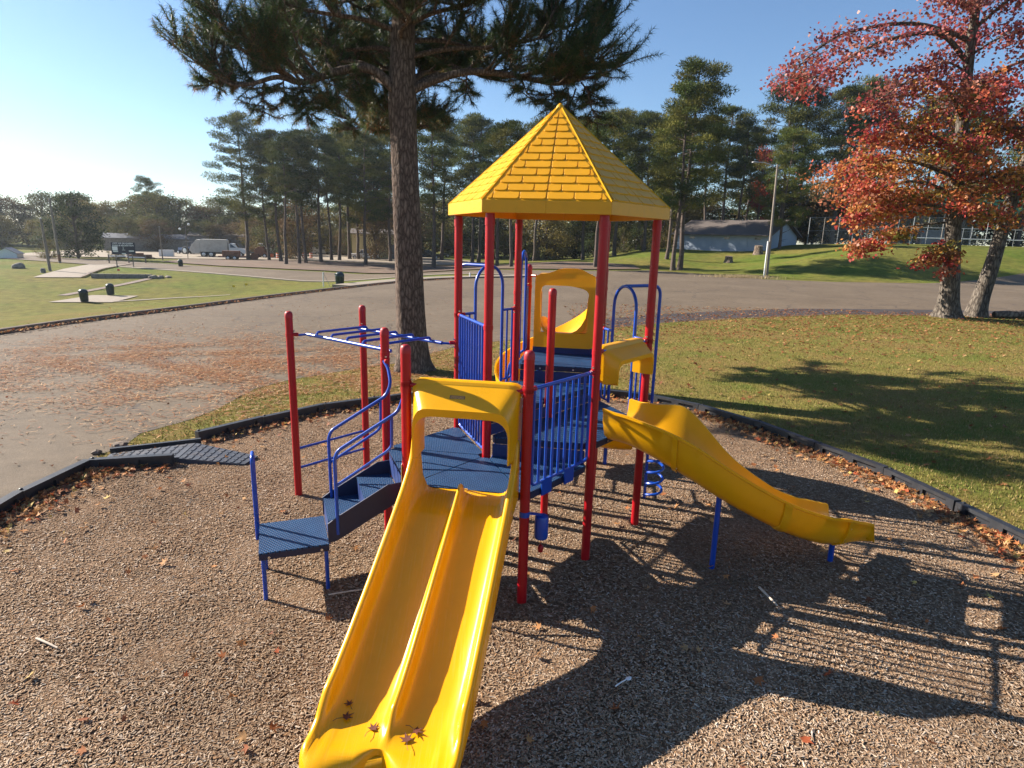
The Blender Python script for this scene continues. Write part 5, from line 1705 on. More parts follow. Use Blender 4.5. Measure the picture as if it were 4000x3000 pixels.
# ---- red sweetgum, two trunks, at the right
def sweetgum():
    rng = random.Random(3)
    ox, oy = 21.6, 31.0
    root = empty('sweetgum_tree', (ox, oy, 0)); tag(root, 'red and orange autumn tree with pale straight trunk', 'tree')
    root2 = empty('sweetgum_tree', (23.4, 31.6, 0)); tag(root2, 'leaning pale trunk of the autumn tree at the right edge', 'tree')
    t1 = smooth_path([(0, 0, -.2), (-.05, 0, .6), (-.2, 0, 2), (-.5, 0, 4.2), (-.75, 0, 6.5), (-1.0, 0, 9.3), (-1.2, 0, 12), (-1.3, 0, 15), (-1.3, 0, 18)], 5)
    t2 = smooth_path([(0, 0, -.2), (.1, 0, .8), (.35, 0, 2.6), (.7, .2, 4.7), (1.2, .4, 7), (1.9, .6, 9.6), (2.6, .6, 13)], 5)
    for rt_, tp, r0, fl in ((root, t1, .47, .55), (root2, t2, .42, .30)):
        rings = []; n = 22
        for q in tp:
            z = max(q[2], 0); r_ = r0 * (1 - z / 24) * (1 - .12 * min(z / 3, 1)) + fl * r0 * math.exp(-z / .45)
            rings.append([(q[0] + r_ * (1 + .04 * math.sin(3 * a + z) + .14 * math.exp(-z / .35) * math.sin(5 * a)) * math.cos(a), q[1] + r_ * (1 + .04 * math.sin(4 * a) + .14 * math.exp(-z / .35) * math.sin(5 * a)) * math.sin(a), q[2]) for a in np.linspace(0, 2 * math.pi, n, endpoint=False)])
        m_ = MB(); m_.loft(rings); m_.build('trunk', M['gum_bark'], rt_, angle=80)
    limbs = MB(); LV = []

    def spray(q, s_, n, hue, flat=.45):
        LV.append((np.array(q), s_, n, hue, flat))

    def bough(pts, r0, s_, n, hue, f0=.3):
        P = smooth_path([np.array(q, float) - np.array([ox, oy, 0]) for q in pts], 5)
        limbs.tube(P, list(np.linspace(r0, .012, len(P))), 7, cap=False)
        k = len(P)
        for i in range(k):
            f = i / (k - 1)
            if f < f0: continue
            for _ in range(3):
                e = P[i] + np.array([rng.uniform(-1, 1), rng.uniform(-1, 1), rng.uniform(-.75, .45)]) * s_
                limbs.tube([P[i], (P[i] + e) / 2 + np.array([0, 0, .1]), e], [.018, .012, .005], 4, cap=False)
                spray(e, s_ * .55, int(n * 1.25), hue(e[2], f))
        return P

    def hue(z, f):
        h = z + rng.uniform(-1.4, 1.4)
        o_ = f + rng.uniform(-.35, .35)
        if h > 9.6: return rng.choice(((.34, .075, .085), (.40, .11, .10), (.28, .07, .08), (.42, .17, .12), (.36, .13, .08)))
        if o_ > .62: return rng.choice(((.46, .07, .05), (.54, .13, .065), (.50, .18, .055), (.40, .055, .045), (.54, .24, .07), (.50, .20, .11)))
        if o_ > .36: return rng.choice(((.46, .19, .04), (.52, .25, .05), (.42, .12, .04), (.42, .26, .05), (.34, .18, .04), (.32, .12, .045)))
        return rng.choice(((.34, .22, .045), (.23, .22, .045), (.40, .28, .055), (.18, .19, .04), (.28, .14, .045)))
    T1 = lambda z: (21.6 + np.interp(z, [0, 4.2, 9.3, 15], [0, -.5, -1.0, -1.3]), 31.0, z)
    B = [((T1(11.5)), (18.5, 30.5, 12.6), (15.6, 30.0, 12.0), (13.6, 29.8, 10.8), (12.2, 29.8, 10.2), .13, .75, 26), (T1(12.5), (17.9, 31.5, 13.3), (15.2, 32, 13.0), (13.6, 32, 12.0), (12.8, 32, 11.0), .12, .75, 22),
         (T1(9.2), (18.8, 30, 10.4), (17.0, 29.5, 10.4), (15.6, 29.5, 9.4), .11, .7, 22), (T1(7.6), (18.6, 30.5, 8.6), (16.9, 30.2, 8.5), (15.9, 30, 7.9), .10, .8, 30), (T1(6.6), (18.6, 31.5, 7.4), (16.6, 31.5, 7.1), (15.0, 31.5, 6.6), .10, .8, 34),
         (T1(5.8), (18.4, 30, 6.3), (16.4, 29.6, 5.9), (15.2, 29.5, 5.6), .10, .75, 34), (T1(5.2), (18.6, 30.5, 5.3), (17.0, 30.3, 4.9), (15.8, 30.3, 4.6), .08, .65, 32), (T1(4.6), (19.2, 31.5, 4.3), (17.9, 31.6, 3.6), (17.0, 31.6, 3.2), .06, .55, 28), (T1(3.7), (20.0, 30.3, 3.3), (19.2, 30.0, 2.6), .035, .4, 18), (T1(3.4), (20.6, 30.2, 2.9), (20.2, 29.9, 2.3), .03, .35, 14),
         (T1(8.0), (21.8, 30, 8.6), (23.5, 29.5, 8.6), (25.2, 29.5, 8.0), .09, .8, 24), (T1(6.2), (22.0, 29.6, 6.6), (23.4, 29.2, 6.5), (24.6, 29.2, 6.0), .08, .6, 24), (T1(10.5), (22.0, 30, 11.4), (24, 30, 11.8), (25.8, 30, 11.4), .09, .8, 20), (T1(13), (21.5, 30, 14.2), (23.4, 30, 14.8), .09, .8, 18), (T1(14), (18.8, 30.5, 15), (17, 30.5, 15.4), .1, .8, 22),
         (T1(10), (19.2, 33, 10.6), (18, 34.4, 10.6), .1, .85, 26), (T1(7), (19.4, 33, 7.5), (18.2, 34.6, 7.4), .1, .85, 30), (T1(5.2), (19.6, 32.6, 5.6), (18.4, 33.8, 5.4), .08, .7, 28), (T1(9), (20, 28.8, 9.6), (19.4, 27.4, 9.5), .09, .8, 26), (T1(7.2), (20.0, 29, 7.6), (19.0, 27.8, 7.3), .09, .8, 28), (T1(5.5), (20.2, 29.2, 5.7), (19.5, 28.2, 5.4), .07, .65, 24)]
    for j in range(14):         # fill all round both trunks
        z = 4.6 + 9.5 * (j / 13)
        az = j * 2.4; rch = rng.uniform(2.2, 3.6) * (1.15 - .03 * z)
        p0 = T1(z); d = (math.cos(az), math.sin(az))
        B.append((p0, (p0[0] + d[0] * rch * .5, 31 + d[1] * rch * .5, z + .55), (p0[0] + d[0] * rch, 31 + d[1] * rch, z + .35), .06, .75, 24))
    for (x, y, z) in ((25.4, 31, 10), (26.2, 32, 8.5), (26.5, 31, 11.5), (25.6, 30, 12.5), (24.4, 30.5, 9.4), (25.0, 32, 6.6), (27.0, 31, 6.0)):
        B.append(((24.6, 32.0, z - 1.2), ((24.6 + x) / 2, (32 + y) / 2, z - .3), (x, y, z), .05, .8, 24))
    for b_ in B: bough([*b_[:-3]], b_[-3], b_[-2], b_[-1], hue, .28)
    # bare twigs at the far left tip
    for i in range(7):
        p0 = np.array([12.6 + .2 * i, 29.8 + rng.uniform(-.5, .5), 10.6 + .25 * i]) - np.array([ox, oy, 0])
        limbs.tube(curve_branch(p0, (-1, rng.uniform(-.3, .3), -.35), rng.uniform(1.0, 2.0), rise=-.12, k=5, rng=rng), list(np.linspace(.014, .005, 6)), 4, cap=False)
    limbs.build('limbs', M['gum_bark'], root, angle=80)
    Vs, cs_ = [], []
    for q, s_, n, h, flat in LV:
        c = q + RNG.normal(0, 1, (n, 3)) * np.array([.85, .85, flat]) * s_
        d = RNG.normal(0, 1, (n, 3)); d[:, 2] *= .6; d /= np.linalg.norm(d, axis=1, keepdims=True)
        sd = np.cross(d, RNG.normal(0, 1, (n, 3))); sd /= np.linalg.norm(sd, axis=1, keepdims=True)
        L = RNG.uniform(.07, .125, (n, 1))
        up = np.cross(d, sd)
        # five-pointed leaf as two crossing kites
        Vs.append(np.stack([c - d * L * .55, c + sd * L * .75, c + d * L, c - sd * L * .75], 1).reshape(-1, 3))
        hh = np.array(h) * RNG.uniform(.65, 1.35, (n, 1))
        cs_.append(np.repeat(hh, 4, 0))
    V = np.concatenate(Vs); col = np.concatenate(cs_)
    link('crown', bulk_mesh('crown', V, 4, np.arange(len(V)).reshape(-1, 4), M['autumn'], col), root)
    print('gum leaves', len(V) // 4)


sweetgum()

# ------------------------------------------------------------------ things on the lawns and round the yard
M['can'] = mat_plain('dark_green_plastic', (.012, .030, .028), .4, var=.15, vscale=8)
M['can_lid'] = mat_plain('dark_lid_plastic', (.018, .030, .032), .3, var=.1)
M['wood_pole'] = mat_plain('weathered_pole', (.20, .165, .135), .9, var=.3, vscale=2, bmp=.3, bscale=20)
M['pale_pole'] = mat_plain('pale_pole', (.33, .29, .245), .85, var=.2, vscale=1.5, bmp=.2, bscale=15)
M['signboard'] = mat_plain('dark_signboard', (.012, .015, .032), .45, var=.1)
M['metal_tan'] = mat_plain('tan_metal_siding', (.46, .38, .20), .6, var=.08, vscale=1)
M['metal_grey'] = mat_plain('grey_metal_siding', (.14, .145, .16), .6, var=.15, vscale=1)
M['roof_brown'] = mat_plain('brown_shingle_roof', (.10, .082, .072), .9, var=.10, vscale=2, bmp=.2, bscale=30)
M['wall_blue_shade'] = mat_plain('shaded_blue_white_block', (.27, .32, .39), .8, var=.06, vscale=1.5, bmp=.1, bscale=10)  # blue tint and dimness of the walls' shade put into the base colour
M['glass'] = mat_plain('car_glass', (.02, .025, .03), .08, var=.1, spec=.8)
M['tyre'] = mat_plain('tyre_rubber', (.018, .018, .02), .8, var=.2)
M['veh_white'] = mat_plain('white_vehicle_paint', (.70, .71, .72), .3, var=.06, coat=.4)
M['veh_dark'] = mat_plain('black_vehicle_paint', (.012, .013, .018), .25, var=.2, coat=.5)
M['veh_blue'] = mat_plain('blue_vehicle_paint', (.12, .19, .36), .25, var=.1, coat=.5)
M['truck_grey'] = mat_plain('refuse_body_grey', (.50, .49, .46), .6, var=.12, vscale=2, dirt=(.3, .27, .22), dirt_amt=.5)
M['rust'] = mat_plain('rusty_steel', (.19, .085, .05), .85, var=.35, vscale=4)
M['orange'] = mat_plain('safety_orange', (.75, .13, .015), .5, var=.1)
M['green_metal'] = mat_plain('green_metal_panel', (.035, .22, .13), .5, var=.12, vscale=1)
M['dump_green'] = mat_plain('dumpster_green', (.04, .19, .15), .6, var=.2, vscale=2)
M['stone'] = mat_plain('grey_stone_block', (.20, .18, .155), .9, var=.35, vscale=3, bmp=.5, bscale=12)
M['flag_y'] = mat_plain('yellow_flag', (.8, .55, .03), .6); M['flag_r'] = mat_plain('red_flag', (.7, .05, .03), .6)
M['globe'] = mat_plain('white_globe', (.85, .85, .82), .3, var=.03)
M['wire'] = mat_plain('galvanised_wire', (.33, .34, .34), .5, metal=.6)
M['stump'] = mat_bark('stump_wood', (.06, .045, .035), (.16, .12, .09), (.34, .27, .21), (5, 5, 2), .8, .04)


def rootobj(name, x, y, rz, label, cat, group=None, dz=0.0, sc=1.0):
    o = empty(name, (x, y, float(T(x, y)) + dz), rz)
    o.scale = (sc, sc, sc)
    tag(o, label, cat, group)
    return o


# ---- litter bins
def bin_proto():
    r_ = empty('litter_bin')
    mb = MB(); mb.lathe([(.22, 0), (.25, .02), (.285, .60), (.30, .62), (.30, .66), (.28, .67)], n=24)
    b = mb.build('body', M['can'], r_)
    for k in range(16):
        a = 2 * math.pi * k / 16
        s_ = MB(); s_.bar((.252 * math.cos(a), .252 * math.sin(a), .05), (.288 * math.cos(a), .288 * math.sin(a), .59), .03, .014, up=(math.cos(a), math.sin(a), 0))
        s_.build('rib', M['can'], b, smooth=False)
    mb = MB(); mb.lathe([(.305, .655), (.305, .70), (.295, .76), (.265, .83), (.20, .895), (.11, .935), (.01, .95)], n=24)
    l = mb.build('lid', M['can_lid'], r_)
    mb = MB(); mb.box((0, -.272, .765), (.26, .05, .13), ((1, 0, 0), vn((0, 1, .35)), vn((0, -.35, 1)))); mb.build('flap', M['can'], l, smooth=False)
    return r_


bp = bin_proto()
for i, (x, y, lb) in enumerate(((-32.1, 46.4, 'domed litter bin at the near left corner of the concrete pad'), (-33.2, 51.2, 'domed litter bin at the far edge of the concrete pad'), (-11.7, 41.9, 'domed green litter bin by the lot walkway, left of the pine'), (-42.7, 80.4, 'small far litter bin at the driveway edge right of the sign'))):
    o = bp if i == 0 else copy_tree(bp)
    o.location = (x, y, float(T(x, y)) + (.06 if i < 2 else 0)); o.rotation_euler = (R(random.uniform(-3, 3)), R(random.uniform(-3, 3)), R(random.uniform(-60, 60)))
    tag(o, lb, 'litter bin', 'domed litter bins')

# ---- pads, paths, walls on the lower lawn
tag(sheet('concrete_pad', [(-34.3, 45.6), (-34.6, 51.0), (-31.0, 51.3), (-30.2, 46.6)], M['concrete'], .05, 1.0), 'small concrete pad under two litter bins', kind='structure')
def strip(name, pts, w, mat, off, label):
    P = smooth_path([(x, y, 0) for x, y in pts], 5); L_, R_ = [], []
    for i, q in enumerate(P):
        t = vn(P[min(i + 1, len(P) - 1)] - P[max(i - 1, 0)]); nn = np.array([-t[1], t[0], 0])
        L_.append(tuple((q + nn * w / 2)[:2])); R_.append(tuple((q - nn * w / 2)[:2]))
    tag(sheet(name, L_ + R_[::-1], mat, off, .8), label, kind='structure')
strip('footpath', [(-30.6, 47.0), (-27.6, 50.5), (-23.9, 52.4)], .5, M['concrete'], .045, 'narrow pale path across the lower lawn')
strip('footpath', [(-36.6, 50.3), (-36.8, 54.3), (-36.7, 59.1), (-36.9, 63.2)], .8, M['kerb'], .045, 'worn path up to the stone wall')
tag(sheet('ramp_slab', [(-47.5, 61.7), (-43.4, 62.6), (-47.6, 73), (-51.0, 83.2), (-55.5, 83.6), (-51.5, 73)], M['concrete'], .07, 1.5), 'sloping concrete slab beside the sign', kind='structure')
strip('slab_kerb', [(-43.3, 62.6), (-47.4, 73), (-50.8, 83.2)], .35, M['kerb'], .16, 'dark kerb along the concrete slab')
wall = empty('stone_wall', G(-42.3, 62.6)); tag(wall, 'low block retaining wall below the sign', 'wall')
rw = random.Random(2)
for row in range(3):
    x = -.0
    u = np.array([5.2, 1.25, 0]) / 5.35
    while x < 5.3:
        w = rw.uniform(.45, .75); mb = MB()
        mb.box((0, 0, 0), (w - .025, .3, .165), None)
        o = mb.build('block', M['stone'], wall, smooth=False, loc=tuple(u * (x + w / 2) + np.array([0, rw.uniform(-.02, .02), .02 + row * .175])), rot=(0, 0, math.atan2(1.25, 5.2) + R(rw.uniform(-2, 2))))
        x += w
for i, (x, y, s_) in enumerate(((-36.7, 63.6, .45), (-36.2, 63.9, .35), (-35.7, 64.6, .3), (-36.4, 64.4, .32))):
    bm = bmesh.new(); bmesh.ops.create_icosphere(bm, subdivisions=2, radius=s_)
    for v in bm.verts: v.co *= 1 + .22 * math.sin(v.co.x * 9 + i * 2) * math.cos(v.co.y * 8); v.co.z *= .6
    me = bpy.data.meshes.new('rubble'); bm.to_mesh(me); bm.free(); me.materials.append(M['concrete'])
    o = link('rubble_rock', me, None, G(x, y, s_ * .2)); tag(o, ('biggest', 'second', 'smallest far', 'rear')[i] + ' pale rock of the rubble at the wall end', 'rock', 'rubble rocks')
bm = bmesh.new(); bmesh.ops.create_icosphere(bm, subdivisions=3, radius=.62)
for v in bm.verts: v.co *= 1 + .15 * math.sin(v.co.x * 5) * math.cos(v.co.y * 4); v.co.z *= .75
me = bpy.data.meshes.new('boulder'); bm.to_mesh(me); bm.free(); me.materials.append(M['stone'])
tag(link('boulder', me, None, G(-55.5, 70.2, .15)), 'grey boulder on the lawn left of the poles', 'rock')
mb = MB(); mb.lathe([(.22, 0), (.25, .25), (.2, .45), (.05, .5)], n=10); o = mb.build('stump_block', M['stone'], None, loc=G(-49.8, 66.2)); tag(o, 'small pale stone block beside the nearer utility pole', 'rock')

# ---- sign
sr = empty('park_sign', G(-46.97, 75.8), math.atan2(46.97, 75.8) * .85); tag(sr, 'dark park sign board on two posts reading city of De Queen parks', 'sign')
mb = MB(); mb.box((0, 0, 2.28), (2.45, .06, 1.42)); bd = mb.build('board', M['signboard'], sr, smooth=False)
for x in (-.85, .85):
    mb = MB(); mb.box((x, .07, 1.4), (.11, .08, 2.9)); mb.build('post', M['wood_pole'], sr, smooth=False)
def text(s_, x, z, size, parent, mat, y=-.036, name='lettering'):
    cu = bpy.data.curves.new('lettering', 'FONT'); cu.body = s_; cu.size = size; cu.align_x = 'CENTER'; cu.extrude = .003; cu.offset = .006
    tmp = bpy.data.objects.new('tmp', cu); COL.objects.link(tmp)
    bpy.context.view_layer.update()
    me = bpy.data.meshes.new_from_object(tmp.evaluated_get(bpy.context.evaluated_depsgraph_get()))
    bpy.data.objects.remove(tmp); me.materials.clear(); me.materials.append(mat)
    return link(name, me, parent, (x, y, z), (R(90), 0, 0))
text('CITY OF DE QUEEN', 0, 2.78, .235, bd, M['white'])
text('PARKS & RECREATION', 0, 2.54, .215, bd, M['white'])
mb = MB(); mb.box((-.86, -.034, 2.27), (.55, .006, .46)); mb.build('notice', M['white'], bd, smooth=False)
for (x, z, w, h) in ((-.82, 1.93, .52, .14), (.80, 1.98, .52, .14), (0, 1.66, .42, .13), (0, 2.42, .10, .05), (0, 2.30, .12, .04), (0, 2.20, .10, .04), (.02, 2.09, .34, .04)):
    mb = MB(); mb.box((x, -.034, z), (w, .006, h)); mb.build('notice', M['sticker'], bd, smooth=False)

# ---- poles, rails, flags
def pole(x, y, h, r_, lean, mat, label, cat='pole'):
    o = rootobj('utility_pole', x, y, 0, label, cat)
    mb = MB(); mb.tube([(0, 0, -.3), (lean * h * .5, 0, h * .5), (lean * h, 0, h)], [r_, r_ * .9, r_ * .72], 12); mb.build('shaft', mat, o)
    mb = MB(); mb.lathe([(r_ * .74, 0), (r_ * .74, .03), (.01, .05)], (lean * h, 0, h), 10); mb.build('cap', M['steel'], o)
    return o
pole(-50.25, 67.85, 5.5, .15, -.045, M['wood_pole'], 'nearer of two wooden utility poles on the left lawn')
o = pole(-59.3, 82.0, 8.0, .16, -.03, M['wood_pole'], 'farther utility pole with red band left of the dark evergreen')
mb = MB(); mb.tube([(-.0, 0, .25), (-.02, 0, 1.1)], .175, 12); mb.build('red_band', M['rust'], o)
pole(-54.1, 96.8, 5.0, .09, -.01, M['wood_pole'], 'thin dark pole in the equipment yard right of the sign')
o = rootobj('yard_lamp', -53.35, 102.9, 0, 'thin lamp post with two white globes by the yard', 'lamp')
mb = MB(); mb.tube([(0, 0, -.2), (0, 0, 5.2)], .06, 8); mb.tube([(-.9, 0, 4.8), (.6, 0, 5.4)], .035, 6); mb.build('post', M['wood_pole'], o)
for x, z in ((-.9, 4.75), (.6, 5.5)):
    mb = MB(); mb.lathe([(.01, -.2), (.15, -.13), (.2, 0), (.15, .13), (.01, .2)], (x, 0, z), 12); mb.build('globe', M['globe'], o)
o = rootobj('yard_lamp', -22.5, 128.0, 0, 'lamp post with white globes right of the tan building', 'lamp')
mb = MB(); mb.tube([(0, 0, -.2), (0, 0, 7.6)], .07, 8); mb.tube([(-1.1, 0, 7.4), (0, 0, 7.4)], .035, 6); mb.build('post', M['pale_pole'], o)
for x in (-1.1, -.3):
    mb = MB(); mb.lathe([(.01, -.22), (.17, -.14), (.22, 0), (.17, .14), (.01, .22)], (x, 0, 7.6), 12); mb.build('globe', M['globe'], o)
ra = empty('rail_fence', G(-54.2, 84.1)); tag(ra, 'short rail fence with white rails behind the sign', 'fence')
for x, y in ((0, 0), (1.9, 1.2), (3.6, 2.2)):
    mb = MB(); mb.box((x, y, .55), (.12, .12, 1.3)); mb.build('post', M['wood_pole'], ra, smooth=False)
for a, b in (((0, 0, 1.0), (1.9, 1.2, .97)), ((1.9, 1.2, .85), (3.6, 2.2, .80))):
    mb = MB(); mb.bar(a, b, .05, .14); mb.build('rail', M['white'], ra, smooth=False)
def flag(x, y, h, mat, label):
    o = rootobj('marker_flag', x, y, R(random.uniform(-30, 30)), label, 'flag', 'marker flags on the lawn')
    mb = MB(); mb.tube([(0, 0, -.05), (0, 0, h)], .008, 6); mb.build('wire', M['steel'], o)
    mb = MB(); mb.loft([[(0, 0, h - .2), (0, .004, h - .2), (0, .004, h), (0, 0, h)], [(.13, .02, h - .19), (.13, .024, h - .19), (.13, .024, h - .02), (.13, .02, h - .02)], [(.26, 0, h - .2), (.26, .004, h - .2), (.26, .004, h - .01), (.26, 0, h - .01)]]); mb.build('cloth', mat, o)
flag(-25.8, 57.1, .42, M['flag_y'], 'yellow marker flag, left of the pair on the lawn'); flag(-25.3, 58.6, .42, M['flag_y'], 'yellow marker flag, right of the pair on the lawn'); flag(-39.9, 63.0, .95, M['flag_r'], 'red marker flag in front of the stone wall')
o = rootobj('guy_stake', -13.1, 42.9, 0, 'white guy-wire stake left of the walkway bin', 'stake')
mb = MB(); mb.tube([(0, 0, -.1), (0, 0, 1.0)], .04, 8); mb.build('stake', M['white'], o)
mb = MB(); mb.tube([(0.02, 0, .98), (.5, -.1, 0)], .012, 6); mb.build('guy_wire', M['wire'], o)
o = rootobj('marker_post', -3.67, 51.4, 0, 'short white marker post at the lawn tip behind the tower', 'post')
mb = MB(); mb.tube([(0, 0, -.1), (0, 0, .42), (0, 0, .45)], [.06, .06, .03], 8); mb.build('shaft', M['white'], o)
o = rootobj('white_tent', -72.6, 90.5, R(20), 'small white shed at the far left edge', 'shed')
mb = MB(); mb.loft([[(-1.3, -1.2, 0), (1.3, -1.2, 0), (1.3, -1.2, .7), (0, -1.2, 1.45), (-1.3, -1.2, .7)], [(-1.3, 1.2, 0), (1.3, 1.2, 0), (1.3, 1.2, .7), (0, 1.2, 1.45), (-1.3, 1.2, .7)]]); mb.build('wall', M['veh_white'], o, smooth=False)
mb = MB()
for sx in (-1, 1): mb.bar((sx * .72, -1.35, 1.10), (sx * .72, 1.35, 1.10), 1.7, .05, up=(sx * .5, 0, .87))
mb.build('roof', M['metal_grey'], o, smooth=False)

# ---- vehicles
def wheel(parent, x, y, r_=.37, w=.24):
    mb = MB(); rings = []
    for yy, rr in ((-w / 2, r_ * .8), (-w / 2, r_ * .95), (-w / 2 + .03, r_), (w / 2 - .03, r_), (w / 2, r_ * .95), (w / 2, r_ * .8)):
        rings.append([(x + rr * math.cos(a), y + yy, r_ + rr * math.sin(a)) for a in np.linspace(0, 2 * math.pi, 18, endpoint=False)])
    mb.loft(rings); t = mb.build('wheel', M['tyre'], parent)
    sgn = -1 if y < 0 else 1
    mb = MB(); mb.loft([[(x + rr * math.cos(a), y + sgn * (w / 2 + d_), r_ + rr * math.sin(a)) for a in np.linspace(0, 2 * math.pi, 14, endpoint=False)] for rr, d_ in ((r_ * .62, 0), (r_ * .55, .012), (r_ * .2, .004))]); mb.build('rim', M['steel'], t)


def slab(prof, w, inset_top=0.0, zsplit=99):
    """side profile (x,z) closed, extruded to width w, narrowing above zsplit"""
    mb = MB()
    def yy(z): return w / 2 - (inset_top if z > zsplit else 0)
    A = [(x, -yy(z) + .05, z) for x, z in prof]; A2 = [(x + (.03 if x < 0 else -.03), -yy(z), z) for x, z in prof]
    cx = sum(p[0] for p in prof) / len(prof); cz = sum(p[1] for p in prof) / len(prof)
    def ins(f, s): return [(cx + (x - cx) * f, s * yy(z), cz + (z - cz) * f) for x, z in prof]
    mb.loft([ins(.985, -1), [(x, -yy(z) + .04, z) for x, z in prof], [(x, yy(z) - .04, z) for x, z in prof], ins(.985, 1)])
    return mb


def pickup(x, y, rz, mat, label, service=False, group='parked vehicles'):
    o = rootobj('pickup_truck', x, y, rz, label, 'pickup truck', group)
    prof = [(-2.75, .45), (-2.75, 1.12), (-.62, 1.12), (-.60, 1.16), (.95, 1.16), (1.05, 1.12), (2.45, 1.02), (2.68, .90), (2.72, .50), (2.2, .40), (-2.3, .40)]
    b = slab(prof, 1.92).build('body', mat, o, angle=30)
    cab = [(-.58, 1.13), (-.50, 1.78), (-.30, 1.84), (.42, 1.84), (.60, 1.78), (1.12, 1.13)]
    slab(cab, 1.74, .12, 1.5).build('cab', mat, o, angle=30)
    for s_ in (-1, 1):
        for (x0, x1, xt0, xt1) in ((-.42, .10, -.36, .10), (.18, .92, .18, .50)):
            mb = MB(); yy = s_ * .868
            P = [(x0, yy, 1.20), (x1, yy, 1.20), (xt1, s_ * .79, 1.72), (xt0, s_ * .79, 1.72)]
            Q = [(a, b_ - s_ * .02, c) for a, b_, c in P]
            mb.loft([P, Q]); mb.build('side_window', M['glass'], o, smooth=False)
        mb = MB(); mb.box((2.66, s_ * .72, .84), (.12, .34, .17)); mb.build('headlight', M['globe'], o)
        mb = MB(); mb.box((-2.74, s_ * .85, .92), (.05, .14, .3)); mb.build('tail_light', M['flag_r'], o)
        for wx in (-1.72, 1.72): wheel(o, wx, s_ * .86)
    mb = MB(); P = [(1.10, -.72, 1.20), (1.10, .72, 1.20), (.66, .66, 1.74), (.66, -.66, 1.74)]; mb.loft([P, [(a + .02, b_, c + .02) for a, b_, c in P]]); mb.build('windscreen', M['glass'], o, smooth=False)
    mb = MB(); mb.box((2.74, 0, .52), (.14, 1.8, .2)); mb.build('bumper', M['steel'], o)
    if service:
        mb = MB(); mb.box((-1.7, 0, 1.42), (2.05, 1.9, .62)); mb.build('canopy', mat, o, smooth=False)
        for s_ in (-1, 1):
            mb = MB(); mb.box((-1.75, s_ * .955, 1.5), (.5, .02, .32)); mb.build('canopy_window', M['glass'], o, smooth=False)
    return o


pickup(-28.9, 120.9, R(192), M['veh_white'], 'white pickup facing left in front of the tan building')
pickup(-41.8, 139.4, R(15), M['veh_white'], 'white service pickup left of the tan building', True)
pickup(-45.2, 141.5, R(12), M['veh_white'], 'white pickup half hidden behind the service pickup')
pickup(-27.7, 137.0, R(195), M['veh_dark'], 'black pickup right of the tan building')
pickup(-22.6, 137.5, R(195), M['veh_dark'], 'black pickup just left of the big pine trunk')
pickup(-14.0, 145.8, R(195), M['veh_dark'], 'dark pickup parked on grass left of the tower')
pickup(-18.4, 131.5, R(20), M['veh_dark'], 'dark jeep-like truck right of the big trunk')
# oncoming blue sedan
o = rootobj('sedan_car', -48.8, 139.6, R(-62), 'light blue sedan facing the camera beyond the barrels', 'car', 'parked vehicles')
slab([(-2.2, .35), (-2.25, .85), (-1.5, .95), (-.9, 1.38), (.3, 1.40), (1.0, .95), (2.1, .82), (2.25, .6), (2.2, .33)], 1.76, .10, 1.1).build('body', M['veh_blue'], o, angle=30)
for s_ in (-1, 1):
    mb = MB(); mb.loft([[(-1.2, s_ * .80, .98), (.75, s_ * .80, .98), (.25, s_ * .775, 1.33), (-.8, s_ * .775, 1.33)], [(-1.2, s_ * .785, .98), (.75, s_ * .785, .98), (.25, s_ * .76, 1.33), (-.8, s_ * .76, 1.33)]]); mb.build('side_window', M['glass'], o, smooth=False)
    mb = MB(); mb.box((2.2, s_ * .6, .68), (.08, .32, .13)); mb.build('headlight', M['globe'], o)
    for wx in (-1.35, 1.4): wheel(o, wx, s_ * .78, .32, .2)
mb = MB(); P = [(.98, -.7, .98), (.98, .7, .98), (.40, .62, 1.36), (.40, -.62, 1.36)]; mb.loft([P, [(a + .02, b_, c + .02) for a, b_, c in P]]); mb.build('windscreen', M['glass'], o, smooth=False)


